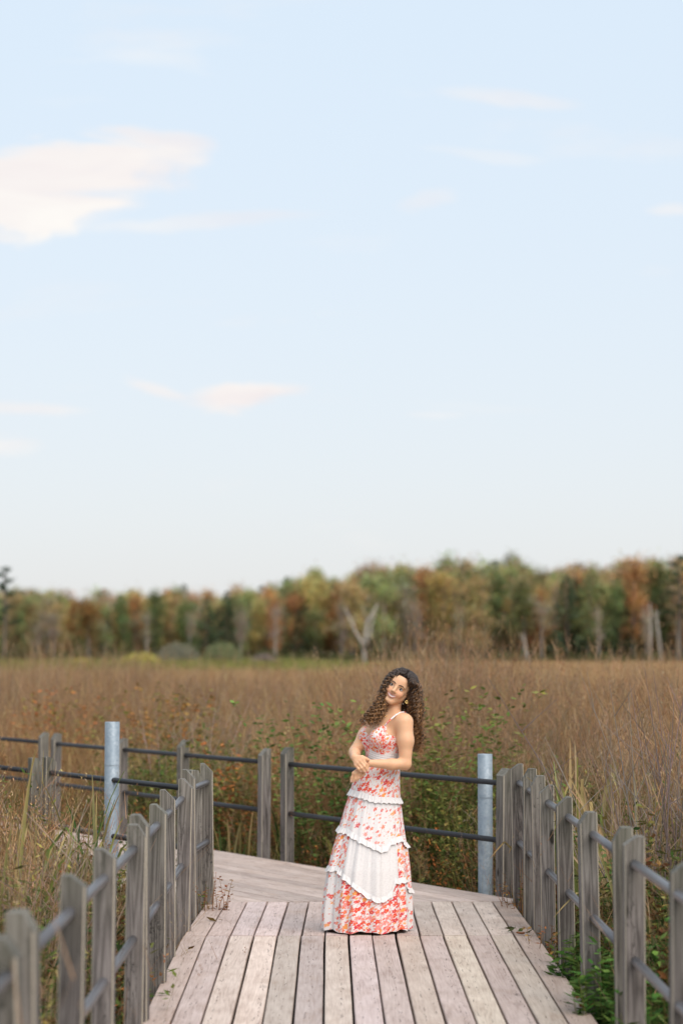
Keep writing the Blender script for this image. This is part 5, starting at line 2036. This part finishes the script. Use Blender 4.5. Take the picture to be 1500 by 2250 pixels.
# straps
for sgn in (-1, 1):
    if sgn > 0:
        P = [zp(636, 1075, -0.152), zp(720, 985, -0.150), zp(830, 893, -0.118), zp(900, 862, -0.085), zp(965, 858, -0.045), zp(1010, 905, 0.0)]
    else:
        P = [tor(0.353, 1.285, -0.085, 0.115), tor(0.365, 1.335, -0.095, 0.075), tor(0.375, 1.362, -0.100, 0.02), tor(0.38, 1.345, -0.1, -0.05)]
    c = catmull([Vector(p - BASE) for p in P], 16)
    mb = MB()
    mb.tube(c, 0.0052, 8)
    me = mb.build('strap', M['floral'], True)
    a = me.attributes.new('print', 'FLOAT', 'POINT')
    a.data.foreach_set('value', [0.7] * len(me.vertices))
    a = me.attributes.new('cloth', 'FLOAT_VECTOR', 'POINT')
    a.data.foreach_set('vector', np.array([(v.co.z, v.co.x, 0) for v in me.vertices], np.float32).ravel())
    link('strap', me, dress)

# ---- jewellery
M['gold'] = plain('gold', (0.75, 0.52, 0.2), 0.25, 1.0)
mb = MB()
e0 = zp(990, 690, -0.085)
mb.tube([Vector(e0 - BASE) + Vector((0.007 * math.cos(a), 0.003 * math.sin(a), 0.009 * math.sin(a))) for a in np.linspace(0, 6.28, 14)], 0.0024, 6)
link('earring', mb.build('earring', M['gold'], True), person)
mb = MB()
mb.tube(catmull([Vector(p - BASE) for p in (zp(690, 840, -0.038), zp(640, 890, -0.062), zp(582, 955, -0.090), zp(640, 930, -0.088), zp(740, 880, -0.06))], 14), 0.0011, 5)
link('necklace', mb.build('necklace', M['gold'], True), person)


# ---- hair
def hair_material():
    m, t, b = material('curly_brown_hair')
    a = N(t, 'ShaderNodeAttribute', attribute_name='Col')
    tc = N(t, 'ShaderNodeTexCoord')
    n = N(t, 'ShaderNodeTexNoise', inputs={'Scale': 300.0, 'Detail': 2.0})
    L(t, tc.outputs['Object'], n.inputs['Vector'])
    s = math_node(t, 'MULTIPLY_ADD', n.outputs[0], 0.9, 0.55)
    sc = N(t, 'ShaderNodeVectorMath', operation='SCALE')
    L(t, a.outputs['Color'], sc.inputs[0])
    L(t, s, sc.inputs[3])
    L(t, sc.outputs[0], b.inputs['Base Color'])
    b.inputs['Roughness'].default_value = 0.36
    b.inputs['Specular IOR Level'].default_value = 0.6
    return m


M['hair'] = hair_material()
hr = random.Random(77)
hair = MB()
# under-cap so that no scalp shows
capV, capF, capI = [], [], {}
nn, mm = 40, 26
for i in range(mm + 1):
    for k in range(nn):
        th, ph = math.pi * i / mm, 2 * math.pi * k / nn
        l, f, u = 0.077 * math.sin(th) * math.cos(ph), (0.117 if math.sin(ph) > 0 else 0.101) * math.sin(th) * math.sin(ph) - 0.016, 0.084 * math.cos(th) + 0.031
        capV.append((l, f, u))
def cap_ok(q):
    l, f, u = q
    if f > 0.045 - 0.3 * abs(l) and u < 0.076 - 0.25 * abs(l):
        return False
    return u > -0.07
for i in range(mm):
    for k in range(nn):
        q = (i * nn + k, (i + 1) * nn + k, (i + 1) * nn + (k + 1) % nn, i * nn + (k + 1) % nn)
        if all(cap_ok(capV[x]) for x in q):
            capF.append(q)
hair.add([Vector(hd(*q) - BASE) for q in capV], capF, (0.020, 0.011, 0.007))
inner_r = [z2(*p) for p in ((975, 330), (1005, 450), (1022, 650), (1035, 850), (1080, 1040), (1118, 1280), (1080, 1500))]
outer_r = [z2(*p) for p in ((1120, 270), (1205, 430), (1222, 690), (1222, 900), (1228, 1100), (1232, 1330), (1165, 1585))]
inner_l = [z2(*p) for p in ((748, 345), (690, 440), (650, 560), (662, 690), (625, 850), (540, 980), (430, 1120))]
outer_l = [z2(*p) for p in ((690, 260), (605, 420), (565, 570), (500, 690), (365, 860), (275, 985), (290, 1085))]


def lock(path, coil, turns_per_m, r0, ph, hand, tipmix, dark, end=1.0):
    """one curl: a helix wound round its path"""
    ln = sum((path[i + 1] - path[i]).length for i in range(len(path) - 1))
    n = max(24, int(ln / 0.0048))
    P = catmull(path, n)
    n = max(20, int(n * end))
    P = P[:n]
    glow = hr.random() < 0.3
    wa, wb = hr.uniform(0, 6.28), hr.uniform(0, 6.28)
    out, rad, cl = [], [], []
    acc = 0.0
    for i in range(n):
        t = i / (n - 1)
        d = (P[min(i + 1, n - 1)] - P[max(i - 1, 0)]).normalized()
        a = d.cross(Vector((0.2, 1, 0.1))).normalized()
        b = d.cross(a)
        amp = coil * min(1.0, 0.45 + t * 2.4)
        an_ = ph + hand * acc * turns_per_m * 6.283
        if i < n - 1:
            acc += (P[i + 1] - P[i]).length
        wn_ = 0.007 * min(1.0, t * 2)
        out.append(P[i] + a * (amp * math.cos(an_) + wn_ * math.sin(acc * 21 + wa)) + b * (amp * math.sin(an_) + wn_ * math.sin(acc * 27 + wb)))
        rad.append(r0 * (0.75 + 0.25 * math.sin(math.pi * t)) * (1.0 if t < 0.85 else 1.0 - (t - 0.85) / 0.15 * 0.75))
        m_ = max(0.0, min(1.0, (t - (0.12 if glow else 0.40)) / 0.5)) * tipmix
        c0, c1 = (0.032, 0.0165, 0.009), (0.34, 0.165, 0.058)
        cl.append(tuple((x + (y - x) * m_) * dark for x, y in zip(c0, c1)))
    hair.tube(out, rad, 4, cl)


for side, inn, outr in ((1, inner_r, outer_r), (-1, inner_l, outer_l)):
    nl_ = 200 if side > 0 else 150
    for q in range(nl_):
        a = hr.random()
        dep = hr.random()
        f0 = 0.074 - 0.155 * dep * (0.55 + 0.45 * a) + hr.gauss(0, 0.003)
        sc = math.sqrt(max(0.12, 1 - ((f0 + 0.016) / 0.125) ** 2))
        # over the skull from the parting
        pth = []
        for fi in (4, 30, 58):
            fi = R(fi + hr.uniform(-3, 3))
            e = 0.007 + 0.009 * hr.random()
            lpart = 0.012
            l = lpart + side * (0.080 + e) * sc * math.sin(fi)
            u = 0.031 + (0.089 + e) * sc * math.cos(fi)
            pth.append(Vector(hd(l, f0, u) - BASE))
        yfront = [-0.085, -0.092, -0.095, -0.075, -0.040, -0.030, -0.030] if side > 0 else [-0.10, -0.105, -0.11, -0.12, -0.135, -0.145, -0.15]
        yback = [0.045, 0.06, 0.07, 0.075, 0.08, 0.08, 0.075] if side > 0 else [-0.02, -0.01, -0.01, -0.03, -0.06, -0.085, -0.10]
        end = 1.0 - 0.28 * hr.random() ** 1.6
        npt = len(inn)
        gl = []
        for i in range(npt):
            aa = min(1.0, max(0.0, a + hr.gauss(0, 0.05)))
            x = inn[i][0] + (outr[i][0] - inn[i][0]) * aa
            z = inn[i][1] + (outr[i][1] - inn[i][1]) * aa
            bulge = 1 - (2 * aa - 1) ** 2 * 0.5
            ymid = (yfront[i] + yback[i]) / 2
            yy = ymid + ((yfront[i] + (yback[i] - yfront[i]) * dep) - ymid) * bulge
            gl.append(Vector((x - BASE[0], yy, z)))
        if gl[0].z > pth[-1].z:
            gl = gl[1:]
        lock(pth + gl, hr.uniform(0.0065, 0.0115), hr.uniform(27, 36), hr.uniform(0.0024, 0.0040), hr.uniform(0, 6.28), 1 if hr.random() < 0.85 else -1, hr.uniform(0.25, 1.0), hr.uniform(0.55, 1.3), end)
# straight back of the crown
for q in range(34):
    a = hr.uniform(-1, 1)
    pth = [Vector(hd(0.006 + a * 0.03, -0.02 - 0.02 * hr.random(), 0.128) - BASE)]
    for fi in (25, 60, 95):
        fi = R(fi)
        pth.append(Vector(hd(a * 0.075 * math.sin(fi), -0.03 - 0.085 * math.sin(fi), 0.031 + 0.095 * math.cos(fi)) - BASE))
    e = Vector((0.50 + 0.03 * a - BASE[0], 0.09, 1.33 - 0.08 * hr.random()))
    pth += [pth[-1].lerp(e, 0.5) + Vector((0.0, 0.02, 0)), e, e + Vector((0.02, -0.02, -0.14))]
    lock(pth, hr.uniform(0.006, 0.011), hr.uniform(22, 30), 0.0045, hr.uniform(0, 6.28), hr.choice((-1, 1)), hr.uniform(0.3, 0.9), hr.uniform(0.7, 1.2))
# loose fly-away curls
for q in range(70):
    side = hr.choice((-1, 1))
    inn, outr = (inner_r, outer_r) if side > 0 else (inner_l, outer_l)
    i = hr.randrange(1, 5)
    pth = []
    for k in range(3):
        o = outr[min(i + k, 6)]
        pth.append(Vector((o[0] + side * hr.uniform(-0.004, 0.018) - BASE[0], hr.uniform(-0.06, 0.02) if side > 0 else -0.10, o[1])))
    lock(pth, hr.uniform(0.006, 0.012), hr.uniform(24, 36), 0.0016, hr.uniform(0, 6.28), hr.choice((-1, 1)), 0.9, 1.3)
ho = link('hair', hair.build('hair', M['hair'], True), person)
tag(ho, 'long dark brown curls with lighter ends')
